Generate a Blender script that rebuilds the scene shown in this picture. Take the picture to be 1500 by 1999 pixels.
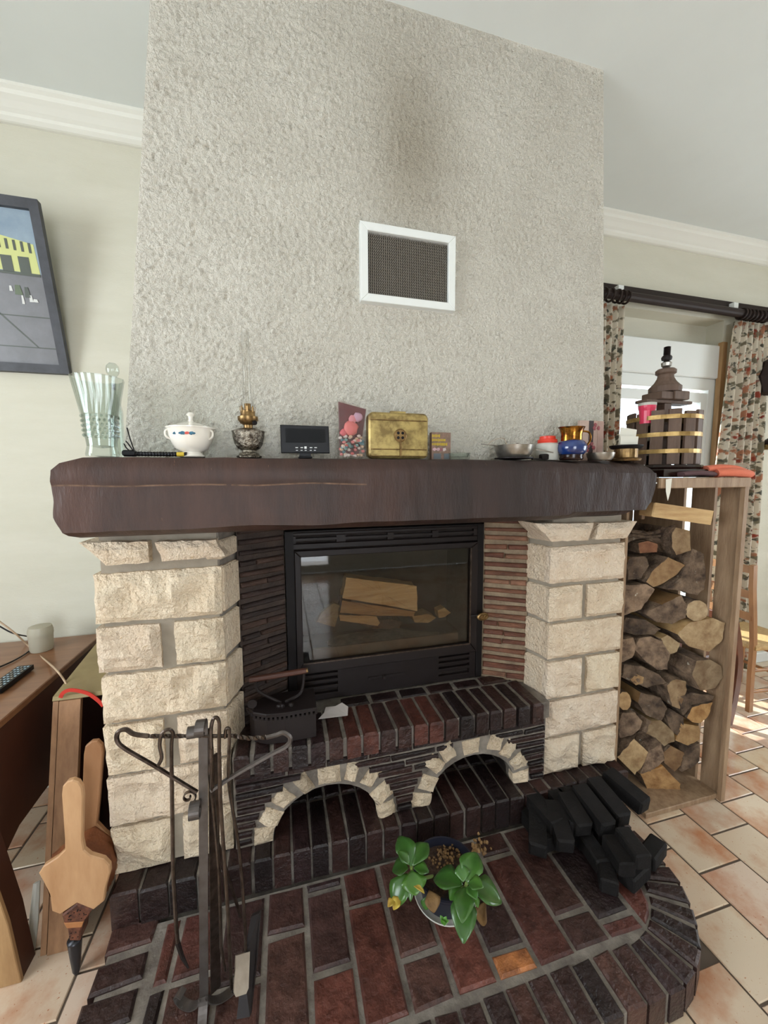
import bpy, bmesh, math, random
from math import sin, cos, pi, radians, hypot, atan2
from mathutils import Vector, Matrix, noise
for o in list(bpy.data.objects): bpy.data.objects.remove(o)
SC = bpy.context.scene; COL = SC.collection
rnd = random.Random(7)
# ------------------------------------------------------------------ camera
CAM = Vector((0, 0, 1.5)); YAW, PIT, ROL, FPX = 0.256490, 0.088917, -0.0051836, 748.02
_f = Vector((sin(YAW)*cos(PIT), cos(YAW)*cos(PIT), -sin(PIT))); _r0 = Vector((cos(YAW), -sin(YAW), 0)); _u0 = _r0.cross(_f)
_r = _r0*cos(ROL)+_u0*sin(ROL); _u = _u0*cos(ROL)-_r0*sin(ROL)
cd = bpy.data.cameras.new('camera'); co = bpy.data.objects.new('camera', cd); COL.objects.link(co)
cd.sensor_fit = 'VERTICAL'; cd.sensor_height = 36; cd.lens = 36*FPX/1999; cd.clip_start = .02
m = Matrix(((_r.x, _u.x, -_f.x, CAM.x), (_r.y, _u.y, -_f.y, CAM.y), (_r.z, _u.z, -_f.z, CAM.z), (0, 0, 0, 1)))
co.matrix_world = m; SC.camera = co
# ------------------------------------------------------------------ light
SC.view_settings.view_transform = 'Standard'; SC.view_settings.look = 'None'
SC.view_settings.gamma = 1; SC.view_settings.use_curve_mapping = False; SC.view_settings.exposure = -0.34
w = bpy.data.worlds.new('world'); SC.world = w; w.use_nodes = True
bg = w.node_tree.nodes['Background']; bg.inputs[0].default_value = (.80, .90, 1, 1); bg.inputs[1].default_value = 5.5
def area(name, loc, target, sx, sy, power, col):
    l = bpy.data.lights.new(name, 'AREA'); l.shape = 'RECTANGLE'; l.size = sx; l.size_y = sy; l.energy = power; l.color = col
    o = bpy.data.objects.new(name, l); COL.objects.link(o); o.location = loc
    d = Vector(target)-Vector(loc); o.rotation_euler = d.to_track_quat('-Z', 'Y').to_euler(); return o
# daylight coming in through the room's windows (behind the camera, in the left wall, in the far right wall, the glazed door)
area('daylight_rear_door', (-.1, -2.9, 1.25), (-.1, 2, 1.3), 1.5, 2.2, 54, (.97, .98, 1))
area('daylight_left_window', (-2.52, .2, 1.75), (2, .2, 1.65), 1.5, 1.4, 58, (.93, .97, 1))
area('daylight_right_window', (4.52, .2, 1.45), (0, .2, 1.35), 1.8, 1.7, 34, (1, .98, .95))
sl = bpy.data.lights.new('low_sun', 'SUN'); sl.energy = 14; sl.angle = radians(1); sl.color = (1, .96, .9)
so = bpy.data.objects.new('low_sun', sl); COL.objects.link(so); so.location = (1.5, 6, 5); so.rotation_euler = Vector((.42, -.80, -.70)).to_track_quat('-Z', 'Y').to_euler()
# ------------------------------------------------------------------ helpers
def ray(px, py): return _f + _r*((px-750)/FPX) - _u*((py-999.5)/FPX)
def pt(px, py, X=None, Y=None, Z=None):
    d = ray(px, py)
    t = (X-CAM.x)/d.x if X is not None else ((Y-CAM.y)/d.y if Y is not None else (Z-CAM.z)/d.z)
    return CAM + d*t
def lin(c): return tuple(((v/255)/12.92 if v/255 <= .04045 else ((v/255+.055)/1.055)**2.4) for v in c)
MATS = {}
def mat(name, col, rough=.6, metal=0, col2=None, vs=9, vbias=.5, vcon=2.2, bump=0, bs=60, bd=.004, objcol=False, stretch=None,
        spec=.5, trans=0, ior=1.45, coat=0, speck=None, sps=40, spt=.62, alpha=1, bump2=0, bs2=12, world=False, detail=5, transl=None, emit=0):
    if name in MATS: return MATS[name]
    mt = bpy.data.materials.new(name); mt.use_nodes = True; nt = mt.node_tree; N = nt.nodes; L = nt.links
    b = N['Principled BSDF']; b.inputs['Roughness'].default_value = rough; b.inputs['Metallic'].default_value = metal
    b.inputs['Specular IOR Level'].default_value = spec; b.inputs['IOR'].default_value = ior
    if trans: b.inputs['Transmission Weight'].default_value = trans
    if coat: b.inputs['Coat Weight'].default_value = coat; b.inputs['Coat Roughness'].default_value = .15
    c = lin(col)+(1,)
    tc = N.new('ShaderNodeTexCoord'); src = tc.outputs['Object']
    oi = N.new('ShaderNodeObjectInfo')
    if not world:
        mu = N.new('ShaderNodeMath'); mu.operation = 'MULTIPLY'; mu.inputs[1].default_value = 37; L.new(oi.outputs['Random'], mu.inputs[0])
        ad = N.new('ShaderNodeVectorMath'); ad.operation = 'ADD'; L.new(src, ad.inputs[0]); L.new(mu.outputs[0], ad.inputs[1]); src = ad.outputs[0]
    if stretch:
        mp = N.new('ShaderNodeVectorMath'); mp.operation = 'MULTIPLY'; mp.inputs[1].default_value = stretch; L.new(src, mp.inputs[0]); src = mp.outputs[0]
    def nz(scale, det=4):
        n = N.new('ShaderNodeTexNoise'); n.inputs['Scale'].default_value = scale; n.inputs['Detail'].default_value = det
        n.inputs['Roughness'].default_value = .62; L.new(src, n.inputs['Vector']); return n.outputs[0]
    def ramp(inp, a, bb):
        r = N.new('ShaderNodeMapRange'); r.inputs[1].default_value = a; r.inputs[2].default_value = bb; r.clamp = True; L.new(inp, r.inputs[0]); return r.outputs[0]
    def mix(fac, A, B, mode='MIX'):
        x = N.new('ShaderNodeMix'); x.data_type = 'RGBA'; x.blend_type = mode
        if isinstance(fac, (int, float)): x.inputs[0].default_value = fac
        else: L.new(fac, x.inputs[0])
        for k, v in ((6, A), (7, B)):
            if isinstance(v, tuple): x.inputs[k].default_value = v
            else: L.new(v, x.inputs[k])
        return x.outputs[2]
    cur = c
    if col2: cur = mix(ramp(nz(vs, detail), vbias-.5/vcon, vbias+.5/vcon), c, lin(col2)+(1,))
    if speck: cur = mix(ramp(nz(sps, 3), spt, spt+.06), cur, lin(speck)+(1,))
    if objcol:
        if isinstance(cur, tuple):
            q = N.new('ShaderNodeRGB'); q.outputs[0].default_value = cur; cur = q.outputs[0]
        cur = mix(1.0, cur, oi.outputs['Color'], 'MULTIPLY')
    if isinstance(cur, tuple): b.inputs['Base Color'].default_value = cur
    else: L.new(cur, b.inputs['Base Color'])
    if bump:
        bp = N.new('ShaderNodeBump'); bp.inputs['Strength'].default_value = bump; bp.inputs['Distance'].default_value = bd
        h = nz(bs, 4)
        if bump2:
            h2 = nz(bs2, 3); a2 = N.new('ShaderNodeMath'); a2.operation = 'MULTIPLY_ADD'; a2.inputs[1].default_value = bump2; L.new(h2, a2.inputs[0]); L.new(h, a2.inputs[2]); h = a2.outputs[0]
        L.new(h, bp.inputs['Height']); L.new(bp.outputs[0], b.inputs['Normal'])
    if emit:
        b.inputs['Emission Color'].default_value = c; b.inputs['Emission Strength'].default_value = emit
    if transl:
        t = N.new('ShaderNodeBsdfTranslucent'); t.inputs[0].default_value = c
        if not isinstance(cur, tuple): L.new(cur, t.inputs[0])
        ms = N.new('ShaderNodeMixShader'); ms.inputs[0].default_value = transl
        L.new(b.outputs[0], ms.inputs[1]); L.new(t.outputs[0], ms.inputs[2]); L.new(ms.outputs[0], N['Material Output'].inputs[0])
    MATS[name] = mt; mt['nodes_cur'] = ''
    return mt
def glassmat(name, tint, refl=.12, rough=.0, fres=1.5):
    mt = bpy.data.materials.new(name); mt.use_nodes = True; nt = mt.node_tree; N = nt.nodes; L = nt.links
    N.remove(N['Principled BSDF']); tr = N.new('ShaderNodeBsdfTransparent'); tr.inputs[0].default_value = tint+(1,)
    gl = N.new('ShaderNodeBsdfGlossy'); gl.inputs['Roughness'].default_value = rough; lw = N.new('ShaderNodeLayerWeight'); lw.inputs[0].default_value = .5; pw = N.new('ShaderNodeMath'); pw.operation = 'POWER'; pw.inputs[1].default_value = 2.8; L.new(lw.outputs['Facing'], pw.inputs[0])
    ad = N.new('ShaderNodeMath'); ad.operation = 'MULTIPLY_ADD'; ad.inputs[1].default_value = .7; ad.inputs[2].default_value = refl; L.new(pw.outputs[0], ad.inputs[0])
    ms = N.new('ShaderNodeMixShader'); L.new(ad.outputs[0], ms.inputs[0]); L.new(tr.outputs[0], ms.inputs[1]); L.new(gl.outputs[0], ms.inputs[2])
    L.new(ms.outputs[0], N['Material Output'].inputs[0]); return mt
# --- objects
WL = {}
def link(o, parent, loc):
    COL.objects.link(o)
    if parent is not None:
        o.parent = parent; o.location = Vector(loc)-WL[parent.name]
    else: o.location = loc
    WL[o.name] = Vector(loc)
def tag(o, label=None, cat=None, group=None, kind=None):
    if label: o['label'] = label
    if cat: o['category'] = cat
    if group: o['group'] = group
    if kind: o['kind'] = kind
    return o
def empty(name, loc, label, cat, group=None):
    o = bpy.data.objects.new(name, None); o.empty_display_size = .05; link(o, None, Vector(loc)); return tag(o, label, cat, group)
def ob(name, VF, m, parent=None, smooth=False, mi=None, color=None, origin=None):
    V, F = VF[0], VF[1]
    if len(VF) > 2 and mi is None: mi = VF[2]
    V = [Vector(v) for v in V]
    if origin is None:
        mn = Vector([min(v[i] for v in V) for i in range(3)]); mx = Vector([max(v[i] for v in V) for i in range(3)])
        origin = (mn+mx)/2
        if parent is None: origin.z = mn.z
    origin = Vector(origin)
    me = bpy.data.meshes.new(name); me.from_pydata([v-origin for v in V], [], F)
    for x in (m if isinstance(m, (list, tuple)) else [m]): me.materials.append(x)
    if mi: me.polygons.foreach_set('material_index', mi)
    bm = bmesh.new(); bm.from_mesh(me); bmesh.ops.recalc_face_normals(bm, faces=bm.faces); bm.to_mesh(me); bm.free()
    if smooth: me.polygons.foreach_set('use_smooth', [True]*len(me.polygons))
    me.update(); o = bpy.data.objects.new(name, me); link(o, parent, origin)
    if color: o.color = tuple(color)+(1,)
    return o
def soft(o, ang=40):
    me = o.data; me.polygons.foreach_set('use_smooth', [True]*len(me.polygons))
    bm = bmesh.new(); bm.from_mesh(me)
    for e in bm.edges:
        if len(e.link_faces) == 2 and e.calc_face_angle(0) > radians(ang): e.smooth = False
    bm.to_mesh(me); bm.free(); return o
def join(*parts):
    V = []; F = []; MI = []
    for p in parts:
        n = len(V); V += [Vector(v) for v in p[0]]; F += [tuple(i+n for i in f) for f in p[1]]
        MI += (p[2] if len(p) > 2 else [0]*len(p[1]))
    return V, F, MI
def withm(p, k): return p[0], p[1], [k]*len(p[1])
def prism(poly, O, U, W_, Dn, d0, d1, ch=0, ch0=0):
    """2-D polygon in (U,W_) plane at O, extruded along Dn from d0 to d1, edges at d1 (and d0) chamfered"""
    O = Vector(O); U = Vector(U); W_ = Vector(W_); Dn = Vector(Dn); n = len(poly)
    cx = sum(p[0] for p in poly)/n; cy = sum(p[1] for p in poly)/n
    area2 = sum(poly[i][0]*poly[(i+1) % n][1]-poly[(i+1) % n][0]*poly[i][1] for i in range(n)); sg = 1 if area2 > 0 else -1
    def ring(d, ins):
        out = []
        for i, (x, y) in enumerate(poly):
            if ins:
                ax, ay = poly[i-1]; bx, by = poly[(i+1) % n]
                e1 = Vector((x-ax, y-ay)); e2 = Vector((bx-x, by-y))
                if e1.length > 1e-9 and e2.length > 1e-9:
                    e1.normalize(); e2.normalize(); n1 = Vector((-e1.y, e1.x))*sg; n2 = Vector((-e2.y, e2.x))*sg; b = n1+n2
                    if b.length > 1e-6:
                        b.normalize(); k = min(2.0, 1/max(.4, b.dot(n1))); x += b.x*ins*k; y += b.y*ins*k
            out.append(O+U*x+W_*y+Dn*d)
        return out
    rings = []
    s = 1 if d1 > d0 else -1
    if ch0: rings += [ring(d0, ch0), ring(d0+s*ch0, 0)]
    else: rings += [ring(d0, 0)]
    if ch: rings += [ring(d1-s*ch, 0), ring(d1, ch)]
    else: rings += [ring(d1, 0)]
    V = [v for r in rings for v in r]; F = []
    for k in range(len(rings)-1):
        for i in range(n): F.append((k*n+i, k*n+(i+1) % n, (k+1)*n+(i+1) % n, (k+1)*n+i))
    F.append(tuple(range(n))); F.append(tuple((len(rings)-1)*n+i for i in range(n)))
    return V, F
X_, Y_, Z_ = Vector((1, 0, 0)), Vector((0, 1, 0)), Vector((0, 0, 1))
def box(x0, x1, y0, y1, z0, z1, ch=0):
    return prism([(x0, y0), (x1, y0), (x1, y1), (x0, y1)], (0, 0, 0), X_, Y_, Z_, z0, z1, ch, ch)
def obox(a, b, w, h, up=Z_, ch=.002):
    """bar from a to b with width w (sideways) and height h (up)"""
    a = Vector(a); b = Vector(b); d = (b-a); L = d.length; d.normalize(); s = d.cross(Vector(up)); s.normalize(); u = s.cross(d)
    return prism([(-w/2, -h/2), (w/2, -h/2), (w/2, h/2), (-w/2, h/2)], a, s, u, d, 0, L, ch, ch)
def frames(P):
    T = []
    for i in range(len(P)):
        t = P[min(i+1, len(P)-1)]-P[max(i-1, 0)]; T.append(t.normalized())
    n = T[0].orthogonal().normalized(); NN = [n]
    for i in range(1, len(P)):
        n = NN[-1]-T[i]*NN[-1].dot(T[i]); n = n.normalized() if n.length > 1e-6 else T[i].orthogonal().normalized(); NN.append(n)
    return T, NN
def tube(P, r, seg=8, twist=0, flat=1, up=None):
    P = [Vector(p) for p in P]; T, NN = frames(P); V = []; F = []; n = len(P)
    for i, p in enumerate(P):
        N1 = NN[i]
        if up is not None:
            N1 = Vector(up)-T[i]*Vector(up).dot(T[i]); N1.normalize()
        B = T[i].cross(N1); rr = r[i] if isinstance(r, (list, tuple)) else r
        for k in range(seg):
            a = 2*pi*k/seg+twist*i+(pi/seg if seg == 4 else 0); V.append(p+N1*cos(a)*rr+B*sin(a)*rr*flat)
    for i in range(n-1):
        for k in range(seg): F.append((i*seg+k, i*seg+(k+1) % seg, (i+1)*seg+(k+1) % seg, (i+1)*seg+k))
    F.append(tuple(range(seg))); F.append(tuple((n-1)*seg+k for k in range(seg)))
    return V, F
def smoothpath(P, n=6):
    P = [Vector(p) for p in P]; out = []
    for i in range(len(P)-1):
        p0 = P[max(i-1, 0)]; p1 = P[i]; p2 = P[i+1]; p3 = P[min(i+2, len(P)-1)]
        for k in range(n):
            t = k/n; out.append(.5*((2*p1)+(p2-p0)*t+(2*p0-5*p1+4*p2-p3)*t*t+(3*p1-p0-3*p2+p3)*t**3))
    out.append(P[-1]); return out
def lathe(c, prof, seg=28, axis=Z_, rfun=None):
    c = Vector(c); axis = Vector(axis).normalized(); u = axis.orthogonal().normalized() if axis != Z_ else X_; v = axis.cross(u); V = []; F = []
    for j, (r, z) in enumerate(prof):
        for k in range(seg):
            a = 2*pi*k/seg; rr = max(r, 1e-4)*(rfun(a, j) if rfun else 1); V.append(c+u*cos(a)*rr+v*sin(a)*rr+axis*z)
    for j in range(len(prof)-1):
        for k in range(seg): F.append((j*seg+k, j*seg+(k+1) % seg, (j+1)*seg+(k+1) % seg, (j+1)*seg+k))
    F.append(tuple(range(seg))); F.append(tuple((len(prof)-1)*seg+k for k in range(seg))); return V, F
def ball(c, r, seg=10, sy=1, sz=1, jit=0, rg=None):
    V = []; F = []; n = seg//2+1; c = Vector(c)
    for j in range(n+1):
        t = pi*j/n
        for k in range(seg):
            a = 2*pi*k/seg; q = Vector((sin(t)*cos(a), sin(t)*sin(a)*sy, cos(t)*sz))*r
            if jit: q *= 1+jit*noise.noise(q*(2.5/r)+c*31)
            V.append(c+q)
    for j in range(n):
        for k in range(seg): F.append((j*seg+k, j*seg+(k+1) % seg, (j+1)*seg+(k+1) % seg, (j+1)*seg+k))
    return V, F
def platepx(pts, Y, th, ch=.002, back=True):
    """outline given by its picture points on the vertical plane Y, as a real plate of thickness th"""
    P = [pt(x, y, Y=Y) for x, y in pts]
    return prism([(p.x, p.z) for p in P], (0, Y, 0), X_, Z_, Y_, th, 0, ch, 0)
def stone(q, Y, depth, nx=9, nz=5, bulge=.016, amp=.013, seed=0, axis='Y'):
    """rock-faced stone: q = corners TL,TR,BR,BL as (x,z) on the plane; its face bulges toward -Y"""
    V = []; F = []
    for j in range(nz+1):
        for i in range(nx+1):
            s, t = i/nx, j/nz
            x = (q[0][0]*(1-s)+q[1][0]*s)*(1-t)+(q[3][0]*(1-s)+q[2][0]*s)*t
            z = (q[0][1]*(1-s)+q[1][1]*s)*(1-t)+(q[3][1]*(1-s)+q[2][1]*s)*t
            e = min(s*nx, (1-s)*nx, t*nz, (1-t)*nz); e = min(1, e/1.0)
            n1 = noise.noise(Vector((x*11+seed*7.3, z*11, seed))); n2 = noise.noise(Vector((x*34, z*34+seed, seed*3)))
            y = Y-e*(bulge+amp*n1*1.6+amp*.7*n2)
            if e == 0:
                x += .004*noise.noise(Vector((x*40, z*40, seed+9))); z += .004*noise.noise(Vector((x*40+5, z*40, seed+2)))
            V.append(Vector((x, y, z)))
    W = nx+1
    for j in range(nz):
        for i in range(nx): F.append((j*W+i, (j+1)*W+i, (j+1)*W+i+1, j*W+i+1))
    rim = [i for i in range(W)]+[j*W+nx for j in range(1, nz+1)]+[nz*W+i for i in range(nx-1, -1, -1)]+[j*W for j in range(nz-1, 0, -1)]
    b = len(V)
    for k in rim: V.append(Vector((V[k].x, Y+depth, V[k].z)))
    for k in range(len(rim)):
        k2 = (k+1) % len(rim); F.append((rim[k], rim[k2], b+k2, b+k))
    F.append(tuple(b+k for k in range(len(rim)))); return V, F
def jit(poly, a): return [(x+rnd.uniform(-a, a), y+rnd.uniform(-a, a)) for x, y in poly]
def struct(name, VF, m, parent=None, **k):
    o = ob(name, VF, m, parent, **k)
    if parent is None: o['kind'] = 'structure'
    return o
# ------------------------------------------------------------------ materials
M = {}
M['plaster'] = mat('hood roughcast', (244, 238, 224), .9, col2=(230, 223, 208), vs=3, bump=1, bs=120, bd=.022, world=True)
M['wallL'] = mat('woven wallpaper', (210, 206, 190), .8, col2=(201, 197, 179), vs=2, bump=.35, bs=60, bd=.003, stretch=(1, 1, 4), world=True)
M['ceil'] = mat('ceiling paint', (222, 226, 222), .8, col2=(215, 218, 213), vs=1.2, bump=.1, bs=30, bd=.002, world=True)
M['crown'] = mat('crown moulding', (226, 224, 214), .6)
M['white'] = mat('white paint', (226, 228, 224), .35)
M['mortar'] = mat('grey mortar', (158, 147, 131), .9, col2=(140, 130, 116), vs=20, bump=.4, bs=120, bd=.002, world=True)
M['dmortar'] = mat('sooty mortar', (146, 137, 126), .85, col2=(84, 76, 69), vs=16, bump=.7, bs=90, bd=.004, world=True)
M['soot'] = mat('sooty render', (50, 40, 35), .9, col2=(28, 22, 20), vs=9, bump=.6, bs=70, bd=.004, world=True)
M['stone'] = mat('cream limestone', (250, 233, 210), .85, col2=(234, 210, 182), vs=16, bump=1, bs=85, bd=.02, objcol=True, bump2=1.0, bs2=30, speck=(206, 176, 130), sps=90, spt=.66)
M['brick'] = mat('varnished brick', (255, 255, 255), .38, col2=(140, 130, 128), vs=26, bump=.9, bs=75, bd=.005, objcol=True, bump2=1.4, bs2=25, speck=(255, 244, 235), sps=160, spt=.74)
M['slip'] = mat('thin brick slip', (255, 255, 255), .6, col2=(150, 140, 130), vs=30, bump=1, bs=90, bd=.006, objcol=True, stretch=(.5, .5, 1.4))
M['tile'] = mat('beige floor tile', (216, 196, 172), .13, col2=(186, 124, 86), vs=3.4, vbias=.575, vcon=4.5, speck=(176, 112, 76), sps=120, spt=.66, bump=.12, bs=50, bd=.002, objcol=True, detail=7, coat=.8)
M['grout'] = mat('dark grout', (92, 78, 66), .9)
M['beam'] = mat('dark stained oak', (82, 55, 45), .55, col2=(36, 27, 24), vs=3.2, vbias=.5, vcon=1.8, bump=.35, bs=26, bd=.006, stretch=(2.6, 1, .7), world=True, bump2=.5, bs2=60, speck=(128, 88, 66), sps=34, spt=.70)
M['iron'] = mat('black cast iron', (29, 22, 21), .5, spec=.3, bump=.25, bs=200, bd=.001)
M['ironm'] = mat('matt black steel', (21, 17, 17), .6, spec=.25)
M['wrought'] = mat('wrought iron', (104, 92, 84), .30, metal=.85, col2=(52, 42, 36), vs=40, bump=.5, bs=90, bd=.002)
M['wroughtL'] = mat('grey forged iron strap', (104, 98, 94), .42, metal=.6, col2=(78, 70, 66), vs=30, bump=.2, bs=90, bd=.001)
M['steel'] = mat('dull aluminium', (176, 172, 164), .32, metal=.9, col2=(140, 134, 124), vs=30)
M['silver'] = mat('embossed silver', (168, 160, 146), .26, metal=1, col2=(70, 62, 54), vs=60, vcon=3, bump=1, bs=75, bd=.008)
M['brass'] = mat('aged brass', (178, 156, 98), .42, metal=.55, col2=(122, 102, 62), vs=22, vcon=5, bump=.2, bs=60, bd=.001)
M['brass2'] = mat('worn brass fittings', (158, 128, 84), .35, metal=.85, col2=(92, 70, 46), vs=50, bump=.3, bs=120, bd=.001)
M['gold'] = mat('gold lustre', (176, 124, 50), .16, metal=.95, col2=(96, 56, 26), vs=38, vcon=4)
M['blue'] = mat('cobalt glaze', (32, 66, 132), .1, coat=1, col2=(16, 34, 84), vs=18)
M['darkbrown'] = mat('dark brown glaze', (36, 20, 16), .2)
M['porc'] = mat('white porcelain', (238, 232, 220), .12, coat=.7)
M['red'] = mat('painted rose', (206, 84, 70), .4)
M['leafblue'] = mat('painted blue leaf', (52, 104, 130), .4)
M['blackpl'] = mat('black plastic', (20, 19, 21), .4, spec=.25)
M['screen'] = mat('dark display window', (10, 10, 12), .5, spec=.2)
M['whiteink'] = mat('white print', (224, 224, 220), .5)
M['yellow'] = mat('yellow band', (206, 176, 52), .5)
M['redpl'] = mat('red plastic', (214, 62, 44), .35)
M['pinkpl'] = mat('pink red plastic', (214, 60, 90), .3)
M['milky'] = mat('milky plastic', (222, 220, 210), .35, transl=.3)
M['tub'] = mat('cloudy plastic tub', (214, 208, 190), .3, transl=.5)
M['card'] = mat('white card', (224, 220, 206), .7)
M['paper'] = mat('crumpled paper', (206, 196, 190), .8, bump=.3, bs=40)
M['woodred'] = mat('red-brown varnished wood', (98, 56, 36), .36, col2=(62, 34, 23), vs=6, vcon=2, bump=.15, bs=30, bd=.002, stretch=(1, 1, .35))
M['wooddesk'] = mat('oak table top', (150, 106, 74), .3, col2=(120, 80, 54), vs=9, stretch=(.6, 4, 4), bump=.1, bs=40, bd=.001, coat=.2)
M['wooddeskd'] = mat('brown wood and painted shade', (84, 48, 34), .45, col2=(60, 34, 25), vs=6, stretch=(1, 1, .4))  # brown wood; also carries the painted shade of the desk's side
M['woodlight'] = mat('light oak and painted lit face', (184, 148, 104), .5, col2=(150, 114, 76), vs=10, stretch=(3, 3, .5), bump=.2, bs=50, bd=.001)  # oak strip; also carries the painted lit front of the desk leg
M['woodcase'] = mat('brown case wood', (162, 122, 88), .5, col2=(122, 88, 62), vs=12, stretch=(3, 3, .6), bump=.2, bs=50, bd=.001)
M['olive'] = mat('drab top board', (158, 140, 98), .55, col2=(134, 116, 80), vs=8)
M['redstrap'] = mat('red webbing', (190, 50, 36), .7, bump=.3, bs=200, bd=.001)
M['bellow'] = mat('pale beech', (200, 160, 120), .5, col2=(168, 126, 88), vs=8, bump=.15, bs=40, bd=.001, stretch=(2, 2, .5), objcol=True)
M['leather'] = mat('tan leather', (146, 88, 52), .5, col2=(100, 56, 34), vs=14, bump=.6, bs=40, bd=.004)
M['leatherd'] = mat('dark tooled leather', (112, 66, 46), .55, col2=(66, 36, 26), vs=50, vcon=4, bump=.5, bs=60, bd=.003)
M['nozzle'] = mat('grey iron nozzle', (58, 58, 62), .35, metal=.7)
M['rack'] = mat('weathered pallet wood', (172, 144, 114), .65, col2=(128, 100, 75), vs=8, stretch=(4, 4, .6), bump=.5, bs=50, bd=.003, world=True, speck=(74, 54, 40), sps=22, spt=.72)
M['bark'] = mat('log bark', (144, 120, 98), .9, col2=(70, 54, 43), vs=18, vcon=3.2, bump=1, bs=45, bd=.014, objcol=True, speck=(176, 168, 152), sps=34, spt=.68)
M['logend'] = mat('sawn log end', (206, 182, 146), .8, col2=(150, 120, 88), vs=24, vcon=2.6, bump=.8, bs=70, bd=.006, objcol=True)
M['split'] = mat('split pale wood', (222, 192, 144), .7, col2=(186, 148, 102), vs=9, stretch=(.5, 3, 5), bump=.5, bs=40, bd=.005, objcol=True)
M['coal'] = mat('black pressed briquette', (32, 29, 28), .75, spec=.25, col2=(17, 16, 16), vs=20, bump=.7, bs=80, bd=.004)
M['leaf'] = mat('fleshy green leaf', (74, 112, 46), .28, col2=(44, 80, 36), vs=14, objcol=True, coat=.3)
M['leafy'] = mat('yellow leaf margin', (196, 178, 70), .4, col2=(150, 104, 50), vs=24)
M['leafb'] = mat('withered brown leaf', (136, 104, 62), .7, col2=(92, 66, 38), vs=20, bump=.6, bs=60)
M['stem'] = mat('green stem', (112, 130, 66), .5)
M['soil'] = mat('potting soil', (74, 52, 36), .95, col2=(38, 26, 20), vs=50, vcon=4, bump=1, bs=90, bd=.012)
M['navy'] = mat('dark pot plastic', (36, 38, 50), .3)
M['press'] = mat('grey brown oak', (112, 90, 76), .6, col2=(80, 62, 52), vs=10, stretch=(4, 4, .6), bump=.4, bs=60, bd=.002)
M['cloth'] = mat('orange towel', (222, 122, 94), .9, bump=.6, bs=150, bd=.003)
M['clothd'] = mat('dull purple cloth', (92, 66, 68), .9, bump=.5, bs=120, bd=.003)
M['rail'] = mat('dark curtain rail wood', (42, 31, 27), .55, spec=.3)
M['chair'] = mat('honey chair wood', (168, 122, 80), .4, col2=(138, 96, 60), vs=10, stretch=(2, 2, .6))
M['chaird'] = mat('reddish chair wood', (110, 66, 46), .3, col2=(84, 48, 34), vs=8)
M['rush'] = mat('woven rush', (206, 174, 120), .7, col2=(166, 130, 82), vs=30, bump=.8, bs=120, bd=.003, stretch=(1, 6, 1))
M['sky'] = mat('painted sky', (124, 142, 158), .3, col2=(150, 166, 178), vs=9)
M['square'] = mat('painted grey square', (122, 122, 126), .35, col2=(106, 106, 108), vs=12)
M['pbuild'] = mat('painted yellow facade', (196, 200, 130), .4)
M['pdark'] = mat('painted dark openings', (78, 84, 76), .4)
M['pwhite'] = mat('painted white strokes', (204, 204, 200), .4)
M['pgreen'] = mat('painted olive strokes', (92, 104, 80), .4)
M['frame'] = mat('blue grey picture frame', (78, 80, 86), .5, col2=(50, 50, 54), vs=10)
M['cable'] = mat('beige cable', (186, 160, 132), .5)
M['bcable'] = mat('black cable', (24, 22, 24), .4)
M['clear'] = glassmat('clear glass', (.885, .92, .905), .05, .02)
M['thin_glass'] = glassmat('thin lamp glass', (.985, .985, .98), .01, .02)
M['stove_glass'] = glassmat('smoked stove glass', (.82, .79, .75), .035, .03)
M['pane'] = glassmat('window pane', (.95, .98, 1), .02)
# soot-stained hood: one real brown stain above the grille
def stain_hood():
    nt = M['plaster'].node_tree; N = nt.nodes; L = nt.links; b = N['Principled BSDF']; src = b.inputs['Base Color'].links[0].from_socket
    g = N.new('ShaderNodeNewGeometry'); s = N.new('ShaderNodeSeparateXYZ'); L.new(g.outputs['Position'], s.inputs[0])
    def gauss(sock, c, wd):
        a = N.new('ShaderNodeMath'); a.operation = 'SUBTRACT'; L.new(sock, a.inputs[0]); a.inputs[1].default_value = c
        d = N.new('ShaderNodeMath'); d.operation = 'DIVIDE'; L.new(a.outputs[0], d.inputs[0]); d.inputs[1].default_value = wd
        q = N.new('ShaderNodeMath'); q.operation = 'MULTIPLY'; L.new(d.outputs[0], q.inputs[0]); L.new(d.outputs[0], q.inputs[1])
        e = N.new('ShaderNodeMath'); e.operation = 'MULTIPLY'; L.new(q.outputs[0], e.inputs[0]); e.inputs[1].default_value = -1
        x = N.new('ShaderNodeMath'); x.operation = 'EXPONENT'; L.new(e.outputs[0], x.inputs[0]); return x.outputs[0]
    gx = gauss(s.outputs[0], .47, .16); gz = gauss(s.outputs[2], 2.68, .33)
    mu = N.new('ShaderNodeMath'); mu.operation = 'MULTIPLY'; L.new(gx, mu.inputs[0]); L.new(gz, mu.inputs[1])
    m2 = N.new('ShaderNodeMath'); m2.operation = 'MULTIPLY'; L.new(mu.outputs[0], m2.inputs[0]); m2.inputs[1].default_value = .55
    x = N.new('ShaderNodeMix'); x.data_type = 'RGBA'; L.new(m2.outputs[0], x.inputs[0]); L.new(src, x.inputs[6]); x.inputs[7].default_value = lin((150, 134, 106))+(1,)
    L.new(x.outputs[2], b.inputs['Base Color'])
stain_hood()
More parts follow.
